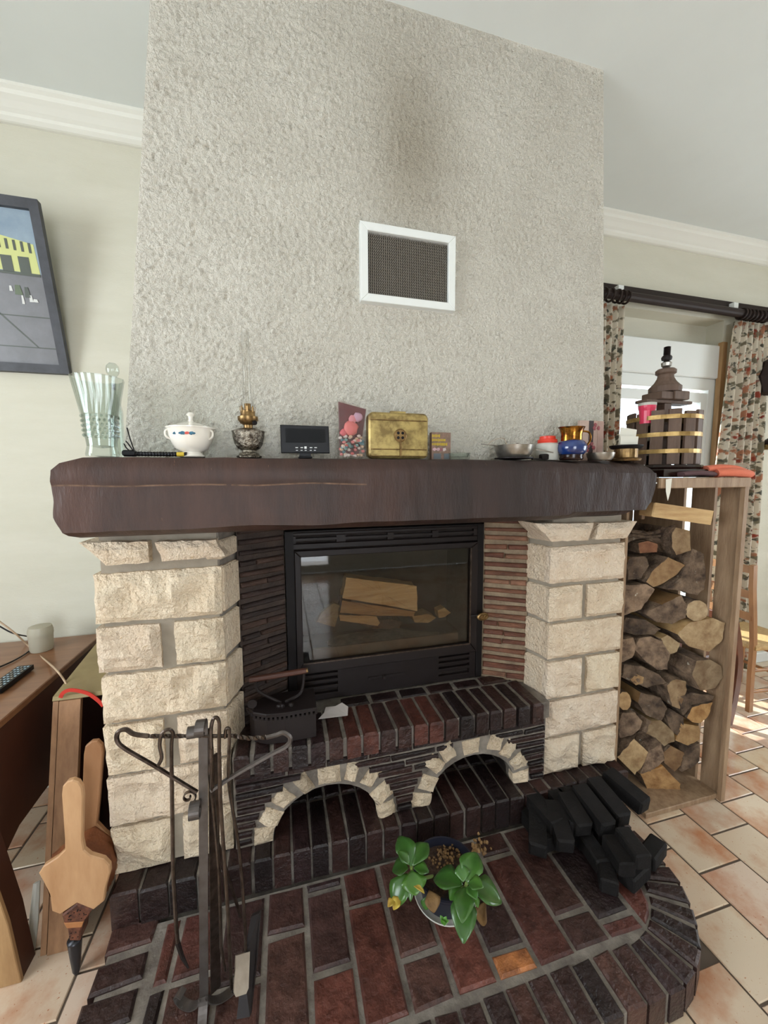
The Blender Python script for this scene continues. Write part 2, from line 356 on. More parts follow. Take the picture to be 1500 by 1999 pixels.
def darken_beam():  # beam colour gets darker from left to right
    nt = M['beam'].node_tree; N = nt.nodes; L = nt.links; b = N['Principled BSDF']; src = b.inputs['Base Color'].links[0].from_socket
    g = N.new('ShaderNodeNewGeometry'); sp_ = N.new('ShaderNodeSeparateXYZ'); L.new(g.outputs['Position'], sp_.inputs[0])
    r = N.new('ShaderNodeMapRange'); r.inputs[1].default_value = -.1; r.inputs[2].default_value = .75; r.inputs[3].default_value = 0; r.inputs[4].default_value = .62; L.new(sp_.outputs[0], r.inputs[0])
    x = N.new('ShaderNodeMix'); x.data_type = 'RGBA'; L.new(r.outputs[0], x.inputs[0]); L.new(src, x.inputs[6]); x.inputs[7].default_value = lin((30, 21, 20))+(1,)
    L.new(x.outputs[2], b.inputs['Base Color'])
darken_beam()
def floral():
    mt = bpy.data.materials.new('floral curtain cotton'); mt.use_nodes = True; nt = mt.node_tree; N = nt.nodes; L = nt.links; b = N['Principled BSDF']
    tc = N.new('ShaderNodeTexCoord'); uv = tc.outputs['UV']; b.inputs['Roughness'].default_value = .8
    cur = None
    def mixr(fac, A, B):
        x = N.new('ShaderNodeMix'); x.data_type = 'RGBA'; L.new(fac, x.inputs[0])
        for k, v in ((6, A), (7, B)):
            if isinstance(v, tuple): x.inputs[k].default_value = v
            else: L.new(v, x.inputs[k])
        return x.outputs[2]
    cur = lin((232, 224, 208))+(1,)
    for i, (c, sc, th, off) in enumerate([((140, 132, 110), 17, .555, 3), ((104, 102, 90), 26, .60, 11), ((196, 140, 108), 15, .60, 21), ((172, 82, 62), 11, .64, 33), ((150, 60, 44), 16, .68, 47)]):
        ad = N.new('ShaderNodeVectorMath'); ad.operation = 'ADD'; ad.inputs[1].default_value = (off, off*1.3, 0); L.new(uv, ad.inputs[0])
        n = N.new('ShaderNodeTexNoise'); n.inputs['Scale'].default_value = sc; n.inputs['Detail'].default_value = 3; L.new(ad.outputs[0], n.inputs['Vector'])
        r = N.new('ShaderNodeMapRange'); r.inputs[1].default_value = th-.02; r.inputs[2].default_value = th+.03; L.new(n.outputs[0], r.inputs[0])
        cur = mixr(r.outputs[0], cur, lin(c)+(1,))
    L.new(cur, b.inputs['Base Color']); t = N.new('ShaderNodeBsdfTranslucent'); L.new(cur, t.inputs[0]); ms = N.new('ShaderNodeMixShader'); ms.inputs[0].default_value = .5
    L.new(b.outputs[0], ms.inputs[1]); L.new(t.outputs[0], ms.inputs[2]); L.new(ms.outputs[0], N['Material Output'].inputs[0]); return mt
M['floral'] = floral()
# ------------------------------------------------------------------ room shell
ZC, YB, XL, XR, YF = 3.1, 2.12, -2.6, 4.6, -3.0
fl = struct('floor', box(XL, XR, YF, YB+.1, -.1, -.004), M['grout'])
TP = .2135
tiles = []
for k in range(-20, 16):
    x0 = 1.485+k*TP
    if x0 < XL or x0+TP > XR+.05: continue
    if x0 < -.5: yo = 1.245 if k % 2 == 0 else 1.138
    else: yo = .98 if k % 2 == 0 else .873
    j0 = int((YF-yo)/TP)
    for j in range(j0, 14):
        y0 = yo+j*TP
        if y0+TP > YB+.02: y1 = YB
        else: y1 = y0+TP
        if y1-y0 < .03: continue
        if x0 > -.5 and x0+TP < 1.3 and .75 < y0: continue
        cx, cy = x0+TP/2, (y0+y1)/2; dd = Vector((cx, cy, -1.5)); z = dd.dot(_f)
        vis = z > .05 and -150 < 750+FPX*dd.dot(_r)/z < 1650 and 1000 < 999.5-FPX*dd.dot(_u)/z < 2300
        tiles.append((0 if vis else 1, cx, cy, x0, y0, y1))
tiles.sort(); base_tile = None; far = []
g = .0035
for i, (nv, cx, cy, x0, y0, y1) in enumerate(tiles):
    c = rnd.uniform(.9, 1.04); q = [(x0+g, y0+g), (x0+TP-g, y0+g), (x0+TP-g, y1-g), (x0+g, y1-g)]
    vf = prism(q, (0, 0, 0), X_, Y_, Z_, -.008, 0, .0025)
    if nv == 0 and i < 290: ob('floor_tile', vf, M['tile'], fl, color=(c, c*rnd.uniform(.95, 1), c*rnd.uniform(.9, 1)))
    else: far.append(vf)
if far:
    o = ob('floor_tile_field', join(*far), M['tile'], fl, color=(1, 1, 1)); o['kind'] = 'stuff'
struct('ceiling', box(XL-.1, XR+.1, YF-.1, YB+.2, ZC, ZC+.1), M['ceil'])
# back wall with the glazed door opening X 2.05..3.06, Z 0..2.62
DX0, DX1, DZ = 2.05, 3.06, 2.60
struct('wall_back', join(box(XL-.1, DX0, YB, YB+.22, 0, ZC), box(DX1, XR+.1, YB, YB+.22, 0, ZC), box(DX0, DX1, YB, YB+.22, DZ, ZC)), M['wallL'])
struct('wall_left', join(box(XL-.1, XL, YF, -.55, 0, ZC), box(XL-.1, XL, 1.0, YB, 0, ZC), box(XL-.1, XL, -.55, 1.0, 0, 1.0), box(XL-.1, XL, -.55, 1.0, 2.45, ZC)), M['wallL'])
struct('wall_right', join(box(XR, XR+.1, YF, -.7, 0, ZC), box(XR, XR+.1, 1.15, YB, 0, ZC), box(XR, XR+.1, -.7, 1.15, 0, .6), box(XR, XR+.1, -.7, 1.15, 2.35, ZC)), M['wallL'])
struct('wall_front', join(box(XL-.1, -.9, YF-.1, YF, 0, ZC), box(.7, XR+.1, YF-.1, YF, 0, ZC), box(-.9, .7, YF-.1, YF, 0, .12), box(-.9, .7, YF-.1, YF, 2.4, ZC)), M['wallL'])
def window_frame(name, axis, pos, a0, a1, z0, z1):
    t = .05; parts = []
    for (u0, u1, w0, w1) in ((a0, a1, z0, z0+t), (a0, a1, z1-t, z1), (a0, a0+t, z0, z1), (a1-t, a1, z0, z1), ((a0+a1)/2-t*.8, (a0+a1)/2+t*.8, z0, z1)):
        parts.append(box(u0, u1, pos, pos+.05, w0, w1, .004) if axis == 'x' else box(pos, pos+.05, u0, u1, w0, w1, .004))
    o = struct(name, join(*parts), M['white'])
    p = box(a0+t, a1-t, pos+.02, pos+.025, z0+t, z1-t) if axis == 'x' else box(pos+.02, pos+.025, a0+t, a1-t, z0+t, z1-t)
    ob('pane', p, M['pane'], o)
window_frame('window_1', 'x', YF-.08, -.9, .7, .12, 2.4)
window_frame('window_2', 'y', XL-.08, -.55, 1.0, 1.0, 2.45)
window_frame('window_3', 'y', XR+.02, -.7, 1.15, .6, 2.35)
# crown moulding: stepped profile along the back wall
def crown(name, x0, x1):
    pr = [(0, 0), (-.105, 0), (-.105, -.012), (-.092, -.02), (-.088, -.034), (-.07, -.045), (-.05, -.06), (-.036, -.068), (-.034, -.08), (-.02, -.09), (-.012, -.092), (0, -.092)]
    struct(name, prism(pr, (x0, YB, ZC), Y_, Z_, X_, 0, x1-x0), M['crown'])
crown('trim_1', XL, -.2); crown('trim_2', 1.2, XR)
for nm, x0, x1 in (('baseboard_back', XL, -.56), ('baseboard_right', DX1+.02, XR)):
    struct(nm, box(x0, x1, YB-.015, YB, 0, .08, .004), M['wooddeskd'] if 0 else M['white'])
# glazed door in the opening
d1 = struct('door_1', join(box(DX0, DX0+.06, YB+.03, YB+.10, 0, 2.2, .004), box(DX1-.06, DX1-.001, YB+.03, YB+.10, 0, 2.2, .004), box(DX0+.06, DX1-.06, YB+.03, YB+.10, 2.12, 2.2, .004)), M['white'])
def leaf(x0, x1, nm):
    o = ob(nm, join(box(x0, x0+.06, YB+.035, YB+.085, .02, 2.1, .006), box(x1-.06, x1, YB+.035, YB+.085, .02, 2.1, .006), box(x0+.06, x1-.06, YB+.035, YB+.085, 2.03, 2.1, .006),
       box(x0+.06, x1-.06, YB+.035, YB+.085, .02, .14, .006)), M['white'], d1)
    ob('pane', box(x0+.06, x1-.06, YB+.055, YB+.061, .14, 2.03), M['pane'], o)
mid = (DX0+DX1)/2-.02
leaf(DX0+.06, mid, 'door_leaf'); leaf(mid, DX1-.06, 'door_leaf')
struct('trim_3', box(DX0+.001, DX1-.001, YB+.01, YB+.17, 2.20, 2.43, .006), M['white'])      # roller shutter box
ob('trim_4', box(DX0, DX1, YB+.12, YB+.17, 2.43, 2.6), M['wallL'])['kind'] = 'structure'
struct('trim_5', join(box(DX1-.012, DX1+.03, YB-.012, YB+.02, 0, 2.45, .002)), M['woodlight'])
# outside ground seen through the door
struct('trim_6', box(-.5, 8, YB+.25, 9, -.25, -.15), mat('pale paving', (200, 196, 186), .8))
# ------------------------------------------------------------------ chimney hood and breast
hood = empty('chimney_hood', (.44, 1.75, 1.56), 'broad tapering chimney hood in cream roughcast rising from the mantel beam to the ceiling', 'chimney')
V = [(-.50, 1.39, 1.545), (1.365, 1.39, 1.545), (1.365, YB, 1.545), (-.50, YB, 1.545), (-.318, 1.39, ZC), (1.268, 1.39, ZC), (1.268, YB, ZC), (-.318, YB, ZC)]
# front face is built as a fine grid so that the trowelled surface really undulates
gx, gz = 360, 320; GV = []; GF = []
for j in range(gz+1):
    t = j/gz
    for i in range(gx+1):
        s = i/gx; x = (-.485-(-.318-(-.485))*-t)*(1-s)+(1.357+(1.27-1.357)*t)*s; z = 1.545+(ZC-1.545)*t
        e = min(1, min(i, gx-i, j, gz-j)/3)
        if .27 < x < .64 and 2.105 < z < 2.382: e = 0
        g1 = noise.noise(Vector((x*78, z*78, 7))); g2 = noise.noise(Vector((x*150, z*150, 3)))
        y = 1.39-.004-e*(.006*noise.noise(Vector((x*5, z*5, 1)))+.002*noise.noise(Vector((x*17, z*17, 4)))+.0076*g1*abs(g1)**.3+.0042*g2)
        GV.append((x, y, z))
for j in range(gz):
    for i in range(gx): a = j*(gx+1)+i; GF.append((a, a+1, a+gx+2, a+gx+1))
n0 = len(GV); rim = [i for i in range(gx+1)]+[j*(gx+1)+gx for j in range(1, gz+1)]+[gz*(gx+1)+i for i in range(gx-1, -1, -1)]+[j*(gx+1) for j in range(gz-1, 0, -1)]
for k in rim: GV.append((GV[k][0], YB, GV[k][2]))
for k in range(len(rim)): k2 = (k+1) % len(rim); GF.append((rim[k], rim[k2], n0+k2, n0+k))
o = soft(ob('hood_body', (GV, GF), M['plaster'], hood), 60)
breast = ob('chimney_breast', join(box(-.545, -.178, 1.475, YB, .55, 1.543), box(-.178, -.004, 1.60, YB, .58, 1.543), box(.874, 1.05, 1.60, YB, .58, 1.543), box(1.05, 1.42, 1.50, YB, .55, 1.543), box(-.178, 1.05, 1.565, 1.60, 1.298, 1.543), box(-.178, 1.05, 1.39, 1.565, 1.345, 1.543), box(-.003, .873, 1.60, YB, 1.30, 1.543), box(-.545, 1.42, 1.91, YB, 0, .55)), M['soot'], hood)
gr = empty('vent_grille', tuple(pt(790, 605, Y=1.385)), 'white framed rectangular warm air grille with grey honeycomb mesh on the chimney hood', 'vent')
gx0, gx1, gz0, gz1 = .278, .633, 2.113, 2.374
yb = 1.372
def fr(x0, x1, z0, z1, w, y0, y1):
    def tr(p): return prism(p, (0, y1, 0), X_, Z_, Y_, 0, y0-y1, .002)
    return [tr([(x0, z0), (x1, z0), (x1-w, z0+w), (x0+w, z0+w)]), tr([(x1, z0), (x1, z1), (x1-w, z1-w), (x1-w, z0+w)]), tr([(x1, z1), (x0, z1), (x0+w, z1-w), (x1-w, z1-w)]), tr([(x0, z1), (x0, z0), (x0+w, z0+w), (x0+w, z1-w)])]
for v in fr(gx0, gx1, gz0, gz1, .027, 1.360, 1.388): ob('frame_bar', v, M['white'], gr)
ob('dark_duct', box(gx0+.025, gx1-.025, 1.380, 1.388, gz0+.025, gz1-.025), mat('dark duct', (58, 54, 50), .9), gr)
# honeycomb mesh: real strands, zig-zag rows
hv = []; px_ = .0074; pz_ = .0048; x = gx0+.026; r = 0
mx0, mx1, mz0, mz1 = gx0+.026, gx1-.026, gz0+.026, gz1-.026
def ribbon(P, h):
    V = []; F = []
    for p in P: V += [(p[0]-h, 1.371, p[1]), (p[0]+h, 1.371, p[1]), (p[0], 1.374, p[1])]
    for i in range(len(P)-1):
        a = 3*i
        for k in range(3): F.append((a+k, a+(k+1) % 3, a+3+(k+1) % 3, a+3+k))
    return V, F
while x < mx1-.004:
    zz = mz0; P = []; k = 0
    while zz < mz1: P.append((x+(.0034 if (k+r) % 2 else 0), zz)); zz += pz_; k += 1
    hv.append(ribbon(P, .0011)); x += .0068; r += 0
o = ob('mesh_panel', join(*hv), mat('grey mesh metal', (150, 142, 130), .5, metal=.3), gr); o['kind'] = 'stuff'
# ------------------------------------------------------------------ stone pillars
rows = [(.215, .374), (.389, .546), (.561, .720), (.735, .886), (.901, 1.042), (1.058, 1.213)]
def mkstone(par, q, Y, depth, seed, **k):
    c = rnd.uniform(.90, 1.0); return ob('stone', stone(q, Y, depth, seed=seed, **k), M['stone'], par, color=(c, c*rnd.uniform(.98, 1), c*rnd.uniform(.94, 1)))
PL = empty('stone_pillar', (-.38, 1.4, .215), 'left pillar of cream rock-faced stone blocks beside the bellows and desk', 'pillar')
PR = empty('stone_pillar', (1.25, 1.4, .215), 'right pillar of cream rock-faced stone blocks beside the stacked firewood', 'pillar')
def X(px, py, Y=1.32): return pt(px, py, Y=Y).x
sd = 1
for i, (z0, z1) in enumerate(rows):
    if i in (0, 2, 4):
        sp = {0: (333, 358, 1650), 2: (318, 347, 1450), 4: (313, 342, 1260)}[i]; a, b = X(sp[0], sp[2]), X(sp[1], sp[2])
        segs = [(-.566, a), (b, -.203)]
        sp = {0: (1131, 1140, 1475), 2: (1138, 1148, 1320), 4: (1138, 1149, 1180)}[i]; a, b = X(sp[0], sp[2]), X(sp[1], sp[2])
        segr = [(1.055, a), (b, 1.432)]
    else: segs = [(-.566, -.203)]; segr = [(1.055, 1.430)]
    for par, ss in ((PL, segs), (PR, segr)):
        for (a, b) in ss:
            nx = max(7, int((b-a)/.02)); j = lambda: rnd.uniform(-.003, .003)
            mkstone(par, [(a+j(), z1+j()), (b+j(), z1+j()), (b+j(), z0+j()), (a+j(), z0+j())], 1.325, .10, sd, nx=nx, nz=8, amp=.013 if par is PR else .019); sd += 1
for par, quads in ((PL, [[(155, 1060), (289, 1057), (290, 1098), (207, 1104)], [(303, 1059), (420, 1054), (440, 1086), (317, 1096)]]),
                   (PR, [[(1044, 1022), (1160, 1021), (1149, 1055), (1078, 1057)], [(1172, 1021), (1244, 1018), (1225, 1050), (1162, 1054)]])):
    for q in quads:
        P = [pt(x, y, Y=1.30) for x, y in q]
        mkstone(par, [(p.x, p.z) for p in P], 1.30, .12, sd, nx=7, nz=3, amp=.009, bulge=.012); sd += 1
ob('mortar_core', join(box(-.548, -.216, 1.338, 1.9, .215, 1.335)), M['mortar'], PL)
ob('mortar_core', join(box(1.072, 1.416, 1.338, 1.9, .215, 1.335)), M['mortar'], PR)
# splayed returns: stones facing the fire opening
for par, x0, x1, s in ((PL, -.20, -.165, 1), (PR, 1.058, 1.028, -1)):
    for i, (z0, z1) in enumerate(rows+[(1.235, 1.30)]):
        if i < 2: continue
        q = [(x0, 1.335), (x1, 1.445), (x1-s*.05, 1.445), (x0-s*.05, 1.335)]
        q = [(a+rnd.uniform(-.003, .003), b) for a, b in q]
        ob('stone', prism(q, (0, 0, 0), X_, Y_, Z_, z0, z1, .006, .006), M['stone'], par, color=(.86, .84, .8))
    ob('return_mortar', prism([(x0-s*.01, 1.34), (x1-s*.008, 1.47), (x1-s*.06, 1.47), (x0-s*.06, 1.34)], (0, 0, 0), X_, Y_, Z_, .55, 1.34), M['mortar'] if par is PR else M['dmortar'], par)
# ------------------------------------------------------------------ brick colours
BK = [1.18]
def bc(k=None):
    pal = [(52, 36, 34), (60, 40, 37), (44, 32, 32), (70, 46, 41), (56, 38, 38)]
    if k == 'red': pal = [(100, 58, 48), (88, 51, 44), (108, 63, 52)]
    if k == 'mid': pal = [(82, 54, 47), (76, 52, 48), (88, 60, 52)]
    if k == 'orange': pal = [(176, 112, 66)]
    c = rnd.choice(pal); s = rnd.uniform(.9, 1.1); return tuple(v*s*BK[0] for v in lin(c))
def brick(par, poly, d0, d1, O=(0, 0, 0), U=X_, W_=Y_, D=Z_, k=None, ch=.0065, j=.0028, name='brick', m='brick'):
    return ob(name, prism(jit(poly, j), O, U, W_, D, d0, d1+rnd.uniform(-.003, .002), ch), M[m], par, color=bc(k))
# ------------------------------------------------------------------ hearth platform
HE = empty('brick_hearth', (.4, .98, 0), 'low raised brick hearth with a rounded soldier border on the tiled floor', 'hearth')
def arc(cx, cy, r, a0, a1, n): return [(cx+r*cos(radians(a0+(a1-a0)*i/n)), cy+r*sin(radians(a0+(a1-a0)*i/n))) for i in range(n+1)]
outl = [(-.545, 1.247)]+arc(-.23, 1.0, .30, 180, 270, 8)+[(.975, .70)]+arc(.975, 1.035, .335, -90, 0, 10)+[(1.31, 1.247)]
ob('mortar_bed', prism(outl, (0, 0, 0), X_, Y_, Z_, 0, .091), M['dmortar'], HE)
XLn = [-.221+.128*k for k in range(12)]
redmap = [(717, 1765, 'red'), (715, 1880, 'red'), (905, 1880, 'red'), (1010, 1890, 'orange'), (1055, 1820, 'red'), (1190, 1790, 'red'), (1230, 1725, 'red'), (1120, 1640, 'mid'), (640, 1860, 'mid'), (360, 1935, 'red'), (375, 1840, 'red'),
          (555, 1920, 'mid'), (690, 1970, 'red'), (850, 1955, 'mid'), (970, 1985, 'red'), (505, 1950, 'mid'), (330, 1970, 'mid'), (440, 1990, 'mid'), (800, 1830, 'mid'), (1140, 1760, None)]
def near(cx, cy, z=.1):
    d = Vector((cx, cy, z))-CAM; q = d.dot(_f); x = 750+FPX*d.dot(_r)/q; y = 999.5-FPX*d.dot(_u)/q; best = None; bd = 60
    for a, b, k in redmap:
        dd = hypot(a-x, (b-y)*.8)
        if dd < bd: bd = dd; best = k
    return best
YJ = {0: [1.02], 1: [1.11], 2: [1.205, .985], 3: [1.13], 4: [.955], 5: [1.06], 6: [.90], 7: [1.16], 8: [.93], 9: [1.12, .885], 10: [1.0]}
for k in range(-2, 12):
    x0, x1 = -.221+.128*k, -.221+.128*(k+1); ys = sorted([.835]+YJ.get(k, [1.07])+[1.245])
    if k < 0:
        x0 = max(x0, -.40)
        if k == -2: x1 = -.349+.0
        if x1-x0 < .03: continue
    for a, b in zip(ys, ys[1:]):
        X0, X1 = x0+.008, x1-.008
        if X0 > 1.15: continue
        poly = [(X0, a+.008), (X1, a+.008), (X1, b-.008), (X0, b-.008)]
        if X1 > .98:      # trimmed along the curved border
            rr = .212; new = []
            for (x, y) in [(X0, a+.008), ((X0+X1)/2, a+.008), (X1, a+.008), (X1, b-.008), (X0, b-.008)]:
                if y < 1.035 and x > .975:
                    d = hypot(x-.975, y-1.035)
                    if d > rr: x, y = .975+(x-.975)*rr/d, 1.035+(y-1.035)*rr/d
                x = min(x, 1.187); new.append((x, y))
            poly = new
        cx = sum(p[0] for p in poly)/len(poly); cy = sum(p[1] for p in poly)/len(poly)
        brick(HE, poly, .05, .1, k=near(cx, cy))
x = -.225
while x < .96:      # front soldiers
    brick(HE, [(x+.006, .695), (x+.066, .695), (x+.066, .818), (x+.006, .818)], .005, .101, k='mid' if rnd.random() < .3 else None); x += .0705
def radial(cx, cy, r0, r1, a0, a1, n, z=.101):
    for i in range(n):
        b0 = a0+(a1-a0)*i/n; b1 = a0+(a1-a0)*(i+1)/n; g1 = degrees_(.006/r1); g0 = degrees_(.005/r0); s = 1 if b1 > b0 else -1
        P = [(cx+r0*cos(radians(b0+s*g0)), cy+r0*sin(radians(b0+s*g0))), (cx+r1*cos(radians(b0+s*g1)), cy+r1*sin(radians(b0+s*g1))), (cx+r1*cos(radians(b1-s*g1)), cy+r1*sin(radians(b1-s*g1))), (cx+r0*cos(radians(b1-s*g0)), cy+r0*sin(radians(b1-s*g0)))]
        brick(HE, P, .005, z)
def degrees_(a): return a*180/pi
radial(.975, 1.035, .220, .342, -90, 0, 8)
radial(-.23, 1.0, .19, .312, 180, 270, 7)
y = 1.04
while y < 1.19:
    brick(HE, [(1.197, y+.006), (1.32, y+.006), (1.32, y+.07), (1.197, y+.07)], .005, .101); y += .078
for y in (1.005, 1.09, 1.185):
    brick(HE, [(-.552, y+.006), (-.425, y+.012), (-.425, y+.082), (-.556, y+.076)], .005, .101, k='mid' if y > 1.1 else None, j=.004)
BK[0] = .76
# ------------------------------------------------------------------ step carrying pillars and niches
ST = empty('brick_step', (.43, 1.6, 0), 'dark brick step running behind the hearth beneath the stone pillars and the two niches', 'step')
ob('mortar_bed', box(-.555, 1.425, 1.267, 1.90, 0, .206), M['dmortar'], ST)
x = -.562; i = 0
while x < 1.40:
    w_ = .0655 if x > -.2 else .085
    brick(ST, [(x+.005, 1.253), (x+w_-.004, 1.253), (x+w_-.004, 1.455), (x+.005, 1.455)], .098, .2145, ch=.006, k='mid' if rnd.random() < .12 else None); 
    if -.12 < x < 1.0: brick(ST, [(x+.005, 1.464), (x+w_-.004, 1.464), (x+w_-.004, 1.67), (x+.005, 1.67)], .15, .2145)
    x += w_
# ------------------------------------------------------------------ niche wall with two stone arches, and the ledge
NW = empty('niche_wall', (.43, 1.42, .215), 'dark thin-brick wall with two arched niches under the ledge', 'niche wall')
AC = [(.125, .194), (.714, .194)]; az = .215
def archpts(cx, a, b, z0, n=14): return [(cx-a*cos(pi*i/n), z0+b*sin(pi*i/n)) for i in range(n+1)]
poly = [(-.194, .50), (-.194, .213)]
for cx, a in AC: poly += [(cx-a, .213)]+archpts(cx, a, .168, az)[1:-1]+[(cx+a, .213)]
poly += [(1.05, .213), (1.05, .50)]
ob('mortar_wall', prism(poly, (0, 1.318, 0), X_, Z_, Y_, 0, .06), M['dmortar'], NW)
# niche linings
def lining(cx, a, b):
    P = archpts(cx, a+.002, b+.002, az, 16); P = [(P[0][0], .214)]+P[1:-1]+[(P[-1][0], .214)]; Q = archpts(cx, a+.03, b+.03, az, 16); Q = [(Q[0][0], .214)]+Q[1:-1]+[(Q[-1][0], .214)]
    V = [(x, 1.34, z) for x, z in P]+[(x, 1.86, z) for x, z in P]+[(x, 1.34, z) for x, z in Q]+[(x, 1.86, z) for x, z in Q]; n = len(P); F = []
    for i in range(n-1):
        F += [(i, i+1, n+i+1, n+i), (2*n+i, 2*n+i+1, 3*n+i+1, 3*n+i), (i, i+1, 2*n+i+1, 2*n+i), (n+i, n+i+1, 3*n+i+1, 3*n+i)]
    F += [(0, n, 3*n, 2*n), (n-1, 2*n-1, 4*n-1, 3*n-1)]
    return V, F
for cx, a in AC:
    ob('niche_lining', lining(cx, a, .168), M['soot'], NW)
    ob('niche_back', box(cx-.2, cx+.2, 1.862, 1.885, .21, .40), M['soot'], NW)
def cut(z):
    iv = [(-.19, 1.046)]
    for cx, a in AC:
        A, B = .262, .240; t = (z-az)/B
        if abs(t) < 1:
            h = A*math.sqrt(1-t*t); new = []
            for (p, q) in iv:
                if cx-h > p: new.append((p, min(q, cx-h)))
                if cx+h < q: new.append((max(p, cx+h), q))
            iv = [v for v in new if v[1]-v[0] > .02]
    return iv
z = .224; r = 0
while z < .485:
    for (p, q) in cut(z+.01):
        x = p
        while x < q-.02:
            L = rnd.uniform(.13, .2); x2 = min(q, x+L)
            if q-x2 < .05: x2 = q
            brick(NW, [(x+.004, z), (x2-.004, z), (x2-.004, z+.019), (x+.004, z+.019)], 0, .013+rnd.uniform(-.003, .004), O=(0, 1.32, 0), W_=Z_, D=-Y_, ch=.004, name='thin_brick', k=None); x = x2
    z += .0295; r += 1
AST = [[(516, 1640), (530, 1602), (554, 1566), (594, 1536), (644, 1519), (690, 1512), (725, 1524), (746, 1554), (756, 1586)],
       [(826, 1568), (838, 1534), (852, 1498), (878, 1474), (924, 1462), (972, 1454), (998, 1468), (1016, 1492), (1022, 1522)]]
for ai, L in enumerate(AST):
    cx = AC[ai][0]
    for i, (px, py) in enumerate(L):
        p = pt(px, py, Y=1.30); t = Vector((p.x-cx, (p.z-az)*1.15)); ang = atan2(t.y, t.x); wd = (.084 if i in (4,) else .060)*rnd.uniform(.88, 1.06); hh = .072*rnd.uniform(.88, 1.08); ang += rnd.uniform(-.12, .12)
        if ai == 0 and i in (5,): wd = .05
        ca, sa = cos(ang), sin(ang); q = []
        for (u, v) in ((-wd/2, hh/2), (wd/2, hh/2), (wd/2*.88, -hh/2), (-wd/2*.88, -hh/2)):
            q.append((p.x+ca*v+sa*u+rnd.uniform(-.005, .005), p.z+sa*v-ca*u+rnd.uniform(-.005, .005)))
        c = .84 if not (ai == 0 and i in (3,)) else .5
        c *= rnd.uniform(.9, 1.05)
        ob('arch_stone', stone(q, 1.316, .03, nx=4, nz=4, bulge=.016, amp=.014, seed=sd), M['stone'], NW, color=(c, c*.97, c*.9)); sd += 1
LG = empty('brick_ledge', (.43, 1.45, .50), 'projecting ledge of dark red bricks on edge below the stove', 'ledge')
ob('mortar_bed', box(-.19, 1.046, 1.292, 1.90, .502, .571), M['dmortar'], LG)
x = -.19; i = 0; W0 = .0632
lred = {6: 'red', 7: 'red', 8: 'mid', 9: 'mid', 10: 'red', 11: 'red', 5: 'mid', 12: 'mid'}
while x < 1.0:
    pj = rnd.uniform(-.004, .004)
    brick(LG, [(x+.006, 1.275+pj), (x+W0-.006, 1.275+pj), (x+W0-.006, 1.465), (x+.006, 1.465)], .501, .5795, ch=.007, k=lred.get(i)); x += W0; i += 1
x = .2
while x < 1.0:
    brick(LG, [(x+.006, 1.475), (x+.12, 1.475), (x+.12, 1.535), (x+.006, 1.535)], .53, .578); x += .128
# ------------------------------------------------------------------ side panels of brick slips
for par_l, A, B, lab, seed in (('L', (-.168, 1.452), (-.004, 1.548), 'sooty ribbed brick-slip panel left of the stove', 3), ('R', (.873, 1.548), (1.036, 1.445), 'ribbed red and buff brick-slip panel right of the stove', 5)):
    A = Vector((A[0], A[1], 0)); B = Vector((B[0], B[1], 0)); U = (B-A).normalized(); Nn = U.cross(Z_)
    if Nn.y > 0: Nn = -Nn
    L = (B-A).length
    e = ob('brick_panel', prism([(0, .573), (L, .573), (L, 1.34), (0, 1.34)], A, U, Z_, Nn, -.03, 0), mat('buff mortar', (150, 132, 108), .9, col2=(112, 94, 76), vs=20, bump=.8, bs=90, bd=.005, world=True) if par_l == 'R' else mat('sooty brown mortar', (72, 58, 50), .85, col2=(40, 32, 29), vs=16, bump=.8, bs=90, bd=.005, world=True), hood)
    tag(e, lab)
    z = .588; random.seed(seed)
    pitch = .0395
    while z < 1.30:
        tl = .02 if par_l == 'L' else 0
        cuts = [.004, L-.004] if rnd.random() < .55 else [.004, L*rnd.uniform(.35, .65), L-.004]
        for a, b in zip(cuts, cuts[1:]):
            h = rnd.uniform(.017, .022)
            poly = [(a+.002, z), (b-.002, z+tl*.0), (b-.002, z+h), (a+.002, z+h)]
            cpal = [(128, 84, 62), (112, 68, 50), (146, 104, 80), (120, 72, 52)] if par_l == 'R' else [(62, 44, 38), (50, 36, 32), (78, 56, 46)]
            ob('thin_brick', prism(jit(poly, .0022), A, U, Z_, Nn, 0, rnd.uniform(.010, .016), .004), M['slip'], e, color=lin(rnd.choice(cpal)))
        z += pitch
